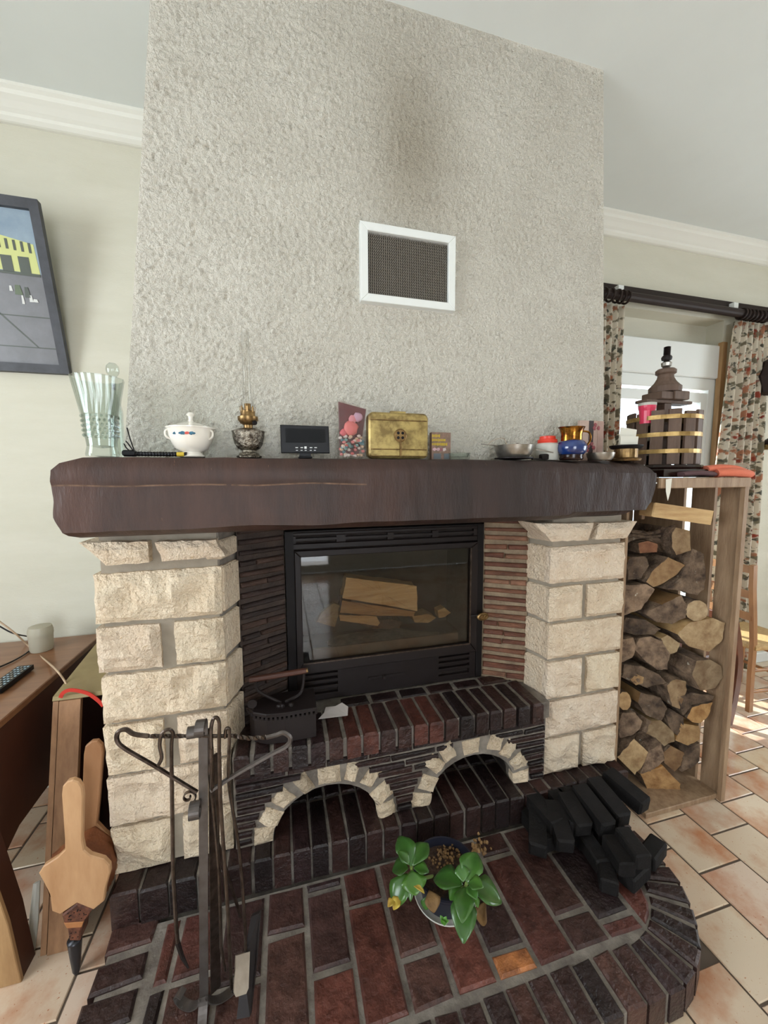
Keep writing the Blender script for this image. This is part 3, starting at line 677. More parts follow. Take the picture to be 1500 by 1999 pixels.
# ------------------------------------------------------------------ mantel beam
def beam():
    XLt = [(1.33, -.552), (1.347, -.570), (1.40, -.588), (1.50, -.593), (1.532, -.588), (1.546, -.565), (1.563, -.515)]
    XRt = [(1.33, 1.345), (1.352, 1.37), (1.40, 1.418), (1.50, 1.432), (1.53, 1.42), (1.56, 1.39)]
    def it(T, z):
        if z <= T[0][0]: return T[0][1]
        for (a, b), (c, d) in zip(T, T[1:]):
            if z <= c: return b+(d-b)*(z-a)/(c-a)
        return T[-1][1]
    prof = [(1.26, 1.335), (1.222, 1.346)]
    nf = 16
    for k in range(nf+1): prof.append((1.2, 1.480 if k == 11 else 1.4845 if k == 12 else 1.358+(1.524-1.358)*k/nf))
    prof += [(1.206, 1.543), (1.222, 1.560), (1.30, 1.565), (1.384, 1.565), (1.384, 1.45), (1.384, 1.338), (1.32, 1.335)]
    nx = 150; V = []; F = []; MI = []; m_ = len(prof)
    for i in range(nx+1):
        s = i/nx
        for j, (y, z) in enumerate(prof):
            x = it(XLt, z)*(1-s)+it(XRt, z)*s
            fr_ = 2 <= j <= 2+nf
            if z < 1.36 and x > 1.02: k = min(1, (x-1.02)/.14); y2 = y+(.03*k if j in (1, 2) else 0); z += (.012*k if j in (0, 1, 2) else 0); y = y2
            if z > 1.52 and x > .8 and y < 1.25: z -= .012*min(1, (x-.8)/.4)
            if fr_ or j in (1, nf+3, nf+4):
                n1 = noise.noise(Vector((x*3, z*9, 2))); n2 = noise.noise(Vector((x*26, z*7, 5))); n3 = noise.noise(Vector((x*60, z*30, 8)))
                y += .006*n1+.0030*n2+.0014*n3
                wob = .005*noise.noise(Vector((x*6, 0, 0)))
                if j in (12, 13, 14, 15): z += wob
                if x < .24 and j in (13, 14): y += .007*(.5+abs(noise.noise(Vector((x*8, 1, 1)))))
                if j in (2+nf, nf+3, nf+4): z += .004*noise.noise(Vector((x*9, 3, 1)))
                if j == 2: z += .006*noise.noise(Vector((x*5, 9, 1)))
            if i in (0, nx): x += .012*noise.noise(Vector((y*20, z*14, 3)))
            V.append((x, y, z))
    for i in range(nx):
        for j in range(m_):
            F.append((i*m_+j, i*m_+(j+1) % m_, (i+1)*m_+(j+1) % m_, (i+1)*m_+j)); MI.append(1 if (j == 13 and V[i*m_][0] < .235 and noise.noise(Vector((i*.3, 0, 2))) > -.38) else 0)
    for i in (0, nx):
        c = Vector((0, 0, 0))
        for j in range(m_): c += Vector(V[i*m_+j])
        V.append(tuple(c/m_+Vector((-.008 if i == 0 else .008, 0, 0)))); b = len(V)-1
        for j in range(m_): F.append((i*m_+j, i*m_+(j+1) % m_, b)); MI.append(0)
    return V, F, MI
bo = soft(ob('mantel_beam', beam(), [M['beam'], mat('crack wood', (128, 100, 80), .8, col2=(60, 42, 34), vs=30)]), 35)
tag(bo, 'massive dark hewn oak mantel beam with a long crack above the stone pillars', 'mantel')
# ------------------------------------------------------------------ stove insert
SI = empty('stove_insert', (.45, 1.6, .55), 'black cast iron fireplace insert with a wide glass door between the stone pillars', 'stove')
y0, y1 = 1.545, 1.60
ob('casing', join(box(.0, .033, y0-.006, y1, .576, 1.293, .003), box(.838, .868, y0-.006, y1, .576, 1.293, .003), box(.033, .838, y0-.006, y1, 1.284, 1.293, .002)), M['ironm'], SI)
tp = [box(.033, .838, y0-.002, y0+.014, 1.216, 1.240, .003), box(.033, .838, y0-.002, y0+.014, 1.272, 1.284, .002), box(.033, .838, y0, y0+.014, 1.2505, 1.2605)]
for a, b in ((.033, .042), (.204, .242), (.42, .447), (.622, .650), (.820, .838)): tp.append(box(a, b, y0-.002, y0+.014, 1.240, 1.272, .002))
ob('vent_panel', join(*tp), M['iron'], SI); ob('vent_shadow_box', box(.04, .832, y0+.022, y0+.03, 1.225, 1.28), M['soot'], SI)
dr = ob('door', join(*[prism(q, (0, 1.531, 0), X_, Z_, Y_, .012, -.004, .003) for q in (
    [(.035, .706), (.836, .706), (.800, .752), (.060, .752)], [(.836, .706), (.836, 1.214), (.800, 1.188), (.800, .752)], [(.836, 1.214), (.035, 1.214), (.060, 1.188), (.800, 1.188)], [(.035, 1.214), (.035, .706), (.060, .752), (.060, 1.188)])]), M['iron'], SI)
ob('glass', box(.056, .804, 1.536, 1.540, .748, 1.192), M['stove_glass'], dr)
ob('inner_trim', join(box(.796, .801, 1.523, 1.531, .752, 1.188), box(.06, .80, 1.523, 1.531, .747, .752)), M['wrought'], dr)
# lower panel with louvres
lp = [box(.034, .056, y0-.004, y0+.012, .578, .702), box(.20, .655, y0-.004, y0+.012, .578, .702, .002), box(.806, .836, y0-.004, y0+.012, .578, .702)]
for zz in (.578, .624, .650, .676):
    h = .026 if zz < .6 else .014
    lp += [box(.056, .20, y0-.004, y0+.012, zz, zz+h, .002), box(.655, .806, y0-.004, y0+.012, zz, zz+h, .002)]
lp += [box(.056, .20, y0-.004, y0+.012, .698, .702), box(.655, .806, y0-.004, y0+.012, .698, .702)]
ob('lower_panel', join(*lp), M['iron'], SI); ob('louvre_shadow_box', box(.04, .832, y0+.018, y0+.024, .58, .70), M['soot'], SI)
ob('air_slider', join(box(.33, .50, y0-.009, y0-.004, .638, .650, .001), lathe((.40, y0-.014, .644), [(0, -.006), (.008, -.004), (.009, .002), (.006, .006)], 12, axis=-Y_)), M['iron'], SI)
kn = pt(942, 1203, Y=1.50)
hd = ob('handle', join(tube([(kn.x-.045, 1.531, kn.z-.005), (kn.x-.015, 1.512, kn.z), (kn.x, 1.504, kn.z)], .006, 8)), M['iron'], SI)
pr = [(0, -.004), (.026, -.003), (.030, 0), (.028, .004), (.022, .006), (.018, .003), (0, .004)]
Vk, Fk = lathe((0, 0, 0), pr, 20, axis=-Y_); Vk = [Vector((kn.x+v.x, kn.y-.004+v.y, kn.z+v.z*.62)) for v in Vk]
ob('knob', join((Vk, Fk), tube([(kn.x-.015, kn.y-.01, kn.z), (kn.x-.006, kn.y-.013, kn.z+.007), (kn.x, kn.y-.012, kn.z-.005), (kn.x+.006, kn.y-.013, kn.z+.007), (kn.x+.014, kn.y-.01, kn.z)], .0018, 6)), M['brass2'], SI)
# firebox
fb = [box(.0, .033, 1.602, 1.90, .70, 1.27), box(.838, .868, 1.602, 1.90, .70, 1.27), box(.033, .838, 1.87, 1.90, .70, 1.27), box(.033, .838, 1.602, 1.87, 1.25, 1.28), box(.033, .838, 1.56, 1.87, .70, .728)]
ob('firebox', join(*fb), mat('sooty firebox', (62, 54, 50), .8, col2=(36, 31, 30), vs=5, bump=.5, bs=30, bd=.006, world=True), SI)
ob('ash_retainer', obox((.10, 1.59, .755), (.77, 1.59, .755), .012, .05), mat('ashy brick', (92, 74, 54), .8, col2=(62, 48, 36), vs=12), SI)
ob('ash_bed', ball((.43, 1.72, .728), .28, 16, .36, .1, jit=.3), mat('wood ash', (122, 112, 100), .95, col2=(80, 72, 64), vs=30, bump=.6, bs=60), SI)['kind'] = 'stuff'
MZ = 1.565
# ------------------------------------------------------------------ firewood
def logmesh(P, L, dirv, seed, endm=1, flats=(), rough=.004, tilt=0):
    """P: end outline (3-D points). Extruded along dirv by L. material 0 bark, 1 end, 2 split flats (indices of outline edges)"""
    R = []; own = []
    n = len(P)
    for i in range(n):
        a, b = P[i], P[(i+1) % n]; m_ = max(1, int(round((b-a).length/.014)))
        for k in range(m_): R.append(a.lerp(b, k/m_)); own.append(i)
    c = sum(R, Vector())/len(R); N_ = len(R); V = []; F = []; MI = []; rings = 6; dirv = Vector(dirv).normalized()
    for j in range(rings+1):
        s = j/rings
        for i, p in enumerate(R):
            q = p+dirv*(L*s); nn = noise.noise(q*22+Vector((seed, 0, 0))); n2 = noise.noise(q*60+Vector((0, seed, 0)))
            k = 1 if j else .35
            q = c+dirv*(L*s)+(p-c)*(1-.02*j/rings+ (rough/.05)*(nn*.8+n2*.6)*k)
            if j == 0: q += dirv*(.006*noise.noise(p*40+Vector((seed, 1, 2))))
            V.append(q)
    for j in range(rings):
        for i in range(N_): F.append((j*N_+i, j*N_+(i+1) % N_, (j+1)*N_+(i+1) % N_, (j+1)*N_+i)); MI.append(2 if own[i] in flats else 0)
    # rough end: inner ring + centre
    b = len(V)
    for i in range(N_): q = V[i].lerp(c, .5); V.append(q+dirv*(.007*noise.noise(q*45)))
    V.append(c+dirv*.002)
    for i in range(N_): F.append((i, (i+1) % N_, b+(i+1) % N_, b+i)); MI.append(endm); F.append((b+i, b+(i+1) % N_, b+N_)); MI.append(endm)
    F.append(tuple(rings*N_+i for i in range(N_))); MI.append(endm); return V, F, MI
def rackpt(px, py, a=1.372, b=.31):
    d = ray(px, py); t = (a+b*1.48-CAM.y-b*CAM.x)/(d.y+b*d.x); return CAM+d*t
def circ(cx, cy, rx, ry, n=10, rot=0): return [(cx+rx*cos(2*pi*i/n+rot), cy+ry*sin(2*pi*i/n+rot)) for i in range(n)]
LOGS = [  # outline in the picture, end look, bark colour, end colour, flats, label
 (circ(1361, 1192, 22, 21), 1, .8, (1, .98, .94), (), 'round pale sawn log with a radial crack, right side of the stack at mid height', .30),
 ([(1322, 1238), (1345, 1216), (1392, 1206), (1416, 1216), (1410, 1252), (1384, 1272), (1345, 1262)], 1, .8, (.92, .86, .76), (0, 1), 'large split log with an orange-edged pale end, below the round sawn log', .30),
 ([(1352, 1318), (1360, 1290), (1388, 1288), (1408, 1300), (1412, 1322), (1398, 1344), (1368, 1348)], 1, 1.2, (.50, .47, .45), (), 'thick smooth grey log with a rounded end touching the right side boards', .32),
 ([(1302, 1338), (1320, 1326), (1340, 1330), (1341, 1346), (1328, 1384), (1312, 1378)], 1, .9, (.56, .50, .44), (), 'log with a smooth grey-brown flat end left of the thick grey log', .30),
 ([(1240, 1268), (1248, 1246), (1272, 1242), (1294, 1252), (1308, 1276), (1303, 1306), (1284, 1308), (1262, 1292)], 0, 1.05, (1, 1, 1), (), 'brown bark-covered log end at mid height beside the stone pillar', .30),
 ([(1290, 1246), (1304, 1240), (1328, 1256), (1322, 1272), (1309, 1277), (1298, 1262)], 1, 1, (.72, .70, .64), (0,), 'small whitish split log wedged above the brown bark-covered end', .30),
 ([(1213, 1250), (1236, 1244), (1242, 1262), (1236, 1284), (1213, 1293)], 0, 1.2, (1, 1, 1), (), 'short grey bark log at mid height, tight against the pillar', .26),
 ([(1230, 1326), (1243, 1316), (1258, 1322), (1256, 1334), (1243, 1338)], 1, .8, (.74, .60, .44), (), 'thin branch with a small tan end, second up from the orange round branch', .26),
 (circ(1220, 1368, 13, 18), 1, .7, (1, .84, .62), (), 'round orange-tan branch end tight against the pillar', .26),
 ([(1246, 1372), (1252, 1352), (1290, 1362), (1303, 1384), (1290, 1408), (1262, 1396)], 0, .62, (1, 1, 1), (0,), 'dark brown bark log with a flat underside, lower middle of the stack', .30),
 ([(1208, 1412), (1216, 1392), (1240, 1390), (1254, 1408), (1248, 1424), (1232, 1436), (1210, 1440)], 0, .95, (1.0, .86, .78), (), 'reddish-brown bark log above the pale square split billet', .28),
 ([(1262, 1432), (1272, 1408), (1290, 1406), (1316, 1428), (1318, 1448), (1296, 1456), (1280, 1440)], 1, 1.2, (.50, .48, .44), (1,), 'grey weathered split log in the lower middle of the stack', .28),
 ([(1206, 1478), (1238, 1442), (1266, 1468), (1262, 1484), (1240, 1512)], 1, .9, (1, .92, .76), (2, 3), 'pale square-split billet with sawn grain, low beside the pillar', .26),
 ([(1268, 1466), (1292, 1450), (1298, 1484), (1272, 1506), (1250, 1510)], 0, 1.35, (1, 1, 1), (), 'grey bark billet right of the pale square-split one', .26),
 ([(1342, 1402), (1352, 1380), (1392, 1370), (1386, 1392), (1370, 1412), (1352, 1410)], 1, .7, (.98, .72, .42), (), 'orange half-moon split log near the right side boards', .30),
 ([(1322, 1362), (1350, 1352), (1394, 1358), (1390, 1367), (1350, 1377), (1334, 1396)], 0, .6, (1, 1, 1), (), 'dark log lying over the orange half-moon split', .30),
 ([(1320, 1446), (1330, 1412), (1366, 1418), (1368, 1444), (1345, 1456)], 1, .8, (.74, .60, .42), (0, 1), 'light brown split log low at the right of the stack', .28),
 ([(1296, 1470), (1310, 1456), (1338, 1470), (1330, 1494), (1318, 1506), (1298, 1490)], 1, .7, (.40, .30, .22), (1, 2), 'dark brown square-cut log end above the base board', .26),
 ([(1336, 1468), (1345, 1460), (1368, 1452), (1366, 1486), (1350, 1500), (1330, 1506)], 0, .75, (1, 1, 1), (), 'small dark bark log at the bottom right of the stack', .26),
 ([(1251, 1512), (1294, 1494), (1328, 1530), (1328, 1566), (1276, 1571), (1268, 1548)], 1, .8, (.94, .68, .42), (0, 1), 'orange-brown block of split wood at the very bottom front of the stack', .26),
 ([(1268, 1192), (1292, 1180), (1330, 1162), (1342, 1184), (1338, 1206), (1312, 1218), (1282, 1214), (1262, 1200)], 0, .85, (1, 1, 1), (1, 2), 'big log with a rough dark bark end left of the round sawn log', .30),
 ([(1215, 1158), (1222, 1143), (1262, 1140), (1278, 1150), (1268, 1168), (1252, 1190), (1216, 1202)], 0, 1.25, (1, 1, 1), (0,), 'grey-brown crusty bark log against the pillar, one row above the middle', .28),
 ([(1262, 1136), (1272, 1116), (1306, 1088), (1338, 1104), (1320, 1122), (1292, 1140), (1276, 1146)], 1, .75, (.60, .47, .34), (2,), 'split wedge log pointing right under the loose bark pieces', .30),
 ([(1302, 1150), (1330, 1128), (1346, 1092), (1352, 1072), (1374, 1082), (1378, 1122), (1374, 1150), (1362, 1162), (1334, 1154)], 0, .78, (1.05, .88, .82), (), 'big reddish-brown bark log near the right side boards, upper part', .30),
 ([(1314, 1040), (1320, 1030), (1347, 1036), (1349, 1074), (1322, 1084), (1312, 1066)], 1, .8, (.56, .49, .42), (3,), 'log with a grey-brown flat end just under the pale top billet', .30),
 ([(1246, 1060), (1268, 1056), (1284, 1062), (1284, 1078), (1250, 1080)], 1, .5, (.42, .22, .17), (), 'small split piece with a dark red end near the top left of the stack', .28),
 ([(1226, 1098), (1232, 1088), (1262, 1086), (1268, 1104), (1252, 1128), (1226, 1132)], 0, .6, (1, 1, 1), (0,), 'dark log against the pillar under the red-ended piece', .28),
 ([(1214, 1232), (1222, 1206), (1262, 1210), (1290, 1228), (1276, 1238), (1240, 1240)], 0, .5, (1, 1, 1), (), 'very dark log above the brown bark-covered end', .28),
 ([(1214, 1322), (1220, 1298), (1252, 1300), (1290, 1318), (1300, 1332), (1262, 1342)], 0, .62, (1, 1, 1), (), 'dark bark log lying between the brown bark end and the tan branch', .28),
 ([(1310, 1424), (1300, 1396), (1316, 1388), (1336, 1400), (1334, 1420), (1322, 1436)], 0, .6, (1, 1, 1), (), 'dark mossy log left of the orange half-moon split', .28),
]
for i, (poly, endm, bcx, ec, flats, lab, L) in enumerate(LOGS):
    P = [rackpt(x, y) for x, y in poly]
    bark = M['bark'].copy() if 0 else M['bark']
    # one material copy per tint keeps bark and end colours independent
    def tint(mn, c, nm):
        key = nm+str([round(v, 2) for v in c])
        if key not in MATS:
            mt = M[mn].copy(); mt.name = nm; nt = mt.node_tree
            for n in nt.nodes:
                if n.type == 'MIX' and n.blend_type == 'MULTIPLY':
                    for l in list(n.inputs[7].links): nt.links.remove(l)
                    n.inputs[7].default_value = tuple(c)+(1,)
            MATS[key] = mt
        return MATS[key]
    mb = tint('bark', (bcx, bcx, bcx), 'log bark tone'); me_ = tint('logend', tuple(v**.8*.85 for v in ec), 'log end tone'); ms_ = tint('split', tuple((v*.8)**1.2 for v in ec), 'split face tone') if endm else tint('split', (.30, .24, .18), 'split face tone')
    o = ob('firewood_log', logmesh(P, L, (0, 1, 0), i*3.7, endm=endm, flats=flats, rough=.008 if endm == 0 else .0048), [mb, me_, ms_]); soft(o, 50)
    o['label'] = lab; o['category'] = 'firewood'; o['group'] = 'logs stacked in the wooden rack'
# top pale billet and loose bark sticks, lying across the stack
tb = [pt(x, y, Y=1.30) for x, y in [(1276, 979), (1378, 992), (1376, 1014), (1360, 1018), (1290, 1012), (1268, 1008)]]
b = [pt(1262, 996, Y=1.33), pt(1376, 1012, Y=1.27)]
o = ob('firewood_log', join(withm(obox(b[0]+Vector((0, 0, .006)), b[1]+Vector((0, 0, .006)), .085, .062, ch=.004), 0)), [M['split']], color=(.95, .92, .86)); tag(o, 'pale freshly split billet lying crosswise on top of the stack under the rack top', 'firewood', 'logs stacked in the wooden rack')
for (a, c, r, cl) in (((1205, 1062), (1318, 1026), .012, .7), ((1206, 1048), (1290, 1046), .010, .55), ((1230, 1040), (1312, 1060), .016, .8)):
    A = pt(*a, Y=1.42); B = pt(*c, Y=1.36); o = ob('bark_stick', tube([A, A.lerp(B, .33)+Vector((0, 0, .006)), A.lerp(B, .66)-Vector((0, 0, .004)), B], [r, r*1.2, r*.9, r*.5], 7), M['bark'], color=(cl, cl, cl)); tag(o, {1062: 'longest dark bark stick sloping up to the right above the stack', 1048: 'short thin dark bark stick lying almost level behind the long one', 1040: 'thick dark bark stick sloping down to the right near the stack top'}[a[1]], 'firewood', 'loose bark sticks on the stack')
# ------------------------------------------------------------------ rack
RK = empty('firewood_rack', (1.70, 1.45, 0), 'tall weathered wooden plank rack holding the firewood, right of the stone pillar', 'rack')
ob('base_board', box(1.50, 1.926, 1.215, 1.74, 0, .024, .003), M['rack'], RK)
ob('front_post', box(1.915, 1.938, 1.196, 1.214, 0, 1.462, .002), M['rack'], RK)
for a, b in ((1.215, 1.298), (1.322, 1.425), (1.462, 1.60), (1.601, 1.74)): ob('side_board', box(1.927, 1.943, a, b, .0, 1.462, .002), M['rack'], RK)
for a, b in ((1.345, 1.50), (1.53, 1.74)): ob('side_board', box(1.452, 1.466, a, b, .0, 1.462, .002), M['rack'], RK)
for a, b in ((1.48, 1.606), (1.608, 1.740), (1.742, 1.866), (1.868, 1.925)): ob('back_board', box(a, b, 1.742, 1.757, .0, 1.462, .002), M['rack'], RK)
ob('top_rail', box(1.452, 1.943, 1.195, 1.213, 1.452, 1.494, .003), M['rack'], RK)
ob('front_stile', box(1.62, 1.638, 1.42, 1.438, 1.30, 1.475, .002), M['rack'], RK)
for a, b in ((1.215, 1.35), (1.356, 1.49), (1.496, 1.62), (1.626, 1.757)): ob('top_board', box(1.452, 1.943, a, b, 1.476, 1.494, .002), M['rack'], RK)
# ------------------------------------------------------------------ wine press on the rack
pc = pt(1291, 890, Y=1.42); PX, PY = pc.x, 1.42
kx = (pt(1292, 890, Y=PY).x-pt(1291, 890, Y=PY).x)*PY/hypot(PX, PY); kz = pt(1291, 800, Y=PY).z-pt(1291, 801, Y=PY).z
def pz(y): return pt(1291, y, Y=PY).z
WP = empty('wine_press', (PX, PY, 1.496), 'small old wooden wine press with brass-hooped slatted basket and iron screw standing on the rack', 'press')
ob('press_tray', join(box(PX-.185, min(PX+.185, 1.93), PY-.17, PY+.17, 1.496, 1.53, .004), lathe((PX, PY, 1.53), [(.155, 0), (.16, .01), (.155, .02)], 24)), M['darkbrown'], WP)
Rb = 73*kx; zt, zb = pz(809), 1.552
for k in range(14):
    a = 2*pi*k/14+.1; c = Vector((PX+cos(a)*Rb*.96, PY+sin(a)*Rb*.96, 0)); t = Vector((-sin(a), cos(a), 0)); nrm = Vector((cos(a), sin(a), 0)); hw = Rb*.165
    ob('stave', prism([(-hw, -.006), (hw, -.006), (hw, .006), (-hw, .006)], c, t, nrm, Z_, zb, zt+rnd.uniform(-.006, .006), .002, .002), M['press'], WP)
for y in (821, 853, 884):
    z = pz(y); V, F = [], []
    ob('hoop', lathe((PX, PY, z), [(Rb*1.0, -.009), (Rb*1.03, -.009), (Rb*1.03, .009), (Rb*1.0, .009), (Rb*1.0, -.009)][:4], 40), M['brass2'] if 0 else mat('brass hoop', (196, 166, 108), .4, metal=.7, col2=(150, 118, 70), vs=30), WP)
ob('center_post', box(PX-.02, PX+.02, PY-.02, PY+.02, 1.53, pz(788), .003), M['press'], WP)
ob('cross_plate', box(PX-.135, PX+.13, PY-.03, PY+.03, pz(789), pz(783), .002), M['press'], WP)
ob('press_block', join(box(PX-.075, PX-.01, PY-.05, PY+.05, pz(783), pz(768), .003), box(PX-.005, PX+.078, PY-.055, PY+.05, pz(783), pz(766), .003)), M['press'], WP)
ob('turned_cap', lathe((PX, PY, 0), [(33*kx, pz(767)), (33*kx, pz(756)), (29*kx, pz(753)), (22*kx, pz(746)), (17*kx, pz(738)), (16*kx, pz(732)), (21*kx, pz(729)), (21*kx, pz(723)), (17*kx, pz(720))], 24), M['press'], WP, smooth=False)
ob('wing_nut', lathe((PX, PY, 0), [(4*kx, pz(720)), (10*kx, pz(714)), (11*kx, pz(708)), (5*kx, pz(704))], 10), M['steel'], WP)
sc = [(5*kx, pz(704)), (10*kx, pz(702)), (11*kx, pz(697)), (9*kx, pz(694))]
for i in range(9): y = 693-i*2; sc += [(7.5*kx, pz(y)), (5.8*kx, pz(y-1))]
ob('screw', lathe((PX, PY, 0), sc, 14), M['iron'], WP)
q = pt(1259, 812, Y=1.40)
tb_ = empty('pink_tub', (q.x, 1.36, pz(826)), 'pink-red plastic tub with a white label standing in the wine press basket', 'tub')
ob('tub_body', lathe((q.x+.012, 1.40, 0), [(14*kx, pz(830)), (16*kx, pz(806)), (18*kx, pz(800)), (18*kx, pz(796))], 18), M['pinkpl'], tb_); ob('tub_lid', lathe((q.x+.012, 1.40, 0), [(18.5*kx, pz(796)), (18.5*kx, pz(791)), (14*kx, pz(790))], 18), M['milky'], tb_)
# ------------------------------------------------------------------ things on the mantel
class A_:   # measuring helper: picture sizes at a standing point -> metres
    def __init__(s, cx, by, Y, base=MZ):
        p = pt(cx, by, Y=Y); s.x, s.y = p.x, Y; d = pt(cx+.5, by, Y=Y).x-pt(cx-.5, by, Y=Y).x
        s.dx = d; s.k = d*Y/hypot(p.x, Y); s.dz = pt(cx, by-.5, Y=Y).z-pt(cx, by+.5, Y=Y).z; s.by = by; s.base = base; s.cx = cx
    def z(s, y): return s.base+(s.by-y)*s.dz
    def X(s, x): return s.x+(x-s.cx)*s.dx
    def prof(s, P): return [(r*s.k, s.z(y)) for r, y in P]
    def lathe(s, P, seg=28, **k): return lathe((s.x, s.y, 0), s.prof(P), seg, **k)
    def loc(s): return (s.x, s.y, s.base)
# glass vase
a = A_(201, 890, 1.275); t = empty('glass_vase', a.loc(), 'tall flared cut-glass vase at the left end of the mantel', 'vase')
out = [(33, 890), (34, 886), (30, 870), (32, 856), (34, 854), (36, 812), (38, 810), (44, 780), (53, 740)]
inn = [(50, 741), (41, 782), (35, 812), (30, 870), (4, 874)]
def facet(a_, j): return 1+.022*cos(12*a_) if j in (7, 8, 9) else 1
ob('glass_body', lathe((a.x, a.y, 0), a.prof(out+inn), 48, rfun=facet), M['clear'], t)
dv = []
for r_ in range(5):
    for k in range(22):
        an = 2*pi*(k+.5*(r_ % 2))/22; z = a.z(850-r_*9); R_ = (34.5+r_*.6)*a.k; dv.append(ball((a.x+cos(an)*R_, a.y+sin(an)*R_, z), .0042, 4))
o = ob('diamond_band', join(*dv), M['clear'], t); o['kind'] = 'stuff'
a = A_(231, 890, 1.335); t = empty('glass_decanter', a.loc(), 'slim clear glass decanter with a round ball stopper behind the glass vase', 'decanter')
ob('decanter_body', a.lathe([(15, 890), (16, 880), (15, 800), (9, 775), (6, 755), (7, 748), (4, 748), (4, 765), (12, 800), (12, 885)]), M['clear'], t)
st_ = a.lathe([(3.5, 760), (4, 745), (3, 738), (7, 735), (12, 729), (13.5, 722), (12, 715), (7, 710), (1, 709)], 20); soft(ob('stopper', st_, M['clear'], t), 80)
a = A_(248, 892, 1.26); t = empty('ribbed_tool', a.loc(), 'black ribbed-handled tool with a yellow band and wiry prongs lying beside the vase', 'tool')
ob('tool_head', box(a.X(241), a.X(266), 1.25, 1.275, MZ, MZ+.018, .004), M['blackpl'], t)
ob('ribbed_handle', lathe((a.X(262), 1.262, MZ+.0075), [(.006, 0)]+[(.0072 if i % 2 else .0058, .004*i) for i in range(1, 28)]+[(.006, .112)], 12, axis=X_), M['blackpl'], t)
ob('yellow_band', lathe((a.X(262)+.112, 1.262, MZ+.0075), [(.0066, 0), (.0066, .02)], 12, axis=X_), M['yellow'], t)
ob('tip_cap', lathe((a.X(262)+.132, 1.262, MZ+.0075), [(.0068, 0), (.0068, .007)], 12, axis=X_), M['blackpl'], t)
for P in ([(263, 882), (257, 862), (251, 836)], [(262, 883), (252, 868), (247, 862)], [(258, 884), (248, 876), (243, 867)]):
    ob('wire_prong', tube(smoothpath([(a.X(x), 1.262, a.z(y)) for x, y in P]), .0018, 6), M['ironm'], t)
# tureen
a = A_(376, 891, 1.29); t = empty('lidded_tureen', a.loc(), 'white porcelain lidded tureen with a small floral band', 'tureen')
soft(ob('bowl', a.lathe([(24, 891), (26, 889), (20, 883), (19, 881), (33, 874), (40, 862), (45, 850), (47, 838), (49, 836), (45, 836), (40, 850)]), M['porc'], t), 50)
ld = soft(ob('lid', a.lathe([(50, 836), (50, 834), (42, 832), (30, 828), (16, 824), (6, 822), (4, 818), (5, 812), (9, 809), (6, 805), (1, 803)]), M['porc'], t), 50)
hx, hz = a.X(408), a.z(846)
for s in (1, -1):
    ob('ear_handle', tube(smoothpath([(a.x+s*.045*.9, a.y-.030*s*0-.02, a.z(840)), (a.x+s*.062, a.y-.028, a.z(841)), (a.x+s*.063, a.y-.03, a.z(852)), (a.x+s*.05, a.y-.022, a.z(858))]), .0032, 7), M['porc'], t)
for dx, mm, r_ in ((-.033, 'leafblue', .0055), (-.010, 'leafblue', .008), (0.0015, 'red', .0065), (.002, 'redpl', .0045), (.013, 'leafblue', .008), (-.017, 'leafblue', .005), (.019, 'leafblue', .005)):
    R_ = 45.5*a.k; yy = a.y-math.sqrt(max(1e-6, R_*R_-dx*dx))-.0003; ob('painted_flower', ball((a.x+dx, yy, a.z(848)), r_, 8, .16, .6, jit=.5), M[mm], t)
# oil lamp
a = A_(487, 892, 1.285); t = empty('oil_lamp', a.loc(), 'embossed silver oil lamp base with a brass burner and thin clear glass chimney', 'oil lamp')
soft(ob('font', a.lathe([(24, 892), (25, 889), (21, 887), (19, 883), (14, 881), (14, 878), (22, 874), (28, 864), (31, 852), (32, 843), (33, 841), (28, 839), (20, 836)]), M['silver'], t), 40)
bn = soft(ob('burner', a.lathe([(9, 836), (9, 829), (15, 826), (20, 819), (20, 813), (15, 812), (14, 806), (14, 802), (7, 800), (6.5, 788), (4, 788)]), M['brass2'], t), 40)
for k in range(8):
    an = 2*pi*k/8; ob('prong', obox((a.x+cos(an)*14*a.k, a.y+sin(an)*14*a.k, a.z(806)), (a.x+cos(an)*15*a.k, a.y+sin(an)*15*a.k, a.z(793)), .005, .0012), M['brass2'], bn)
ob('wick_knob', lathe((a.X(500), a.y-.022, a.z(826)), [(.002, -.02), (.002, 0), (.007, .001), (.007, .006), (.003, .007)], 12, axis=(.4, -1, 0)), M['ironm'], t)
ob('glass_chimney', lathe((a.x, a.y, 0), a.prof([(13, 800), (13, 790), (9, 778), (7.5, 750), (7.5, 652), (7.2, 652), (7.2, 750), (8.6, 778), (12.6, 790)]), 24), M['thin_glass'], t, smooth=True)
# digital clock
a = A_(596, 894, 1.285); t = empty('digital_clock', a.loc(), 'flat black digital weather clock on a small stand with tiny white symbols', 'clock')
bd = ob('casing', platepx([(547, 829), (642, 832), (644, 885), (549, 884)], 1.285, .014, .002), M['blackpl'], t)
ob('display', platepx([(557, 836), (635, 838), (636, 864), (558, 864)], 1.2838, .0008, .0), M['screen'], bd)
for x in (577, 587, 605, 614): ob('printed_symbol', platepx([(x, 873), (x+5, 873), (x+5, 874.6), (x, 874.6)], 1.2843, .0004, 0), M['whiteink'], bd)
for x in (578, 587, 595, 605, 613): ob('printed_symbol', platepx([(x, 878.6), (x+4, 878.6), (x+4, 879.6), (x, 879.6)], 1.2843, .0004, 0), M['whiteink'], bd)
ob('printed_symbol', platepx([(594.5, 871.5), (599, 871.5), (599, 876), (594.5, 876)], 1.2843, .0004, 0), M['whiteink'], bd)
ob('foot', join(box(a.X(583), a.X(610), 1.28, 1.31, MZ, MZ+.006, .002), box(a.X(585), a.X(608), 1.289, 1.299, MZ+.005, a.z(882), .002)), M['blackpl'], t)
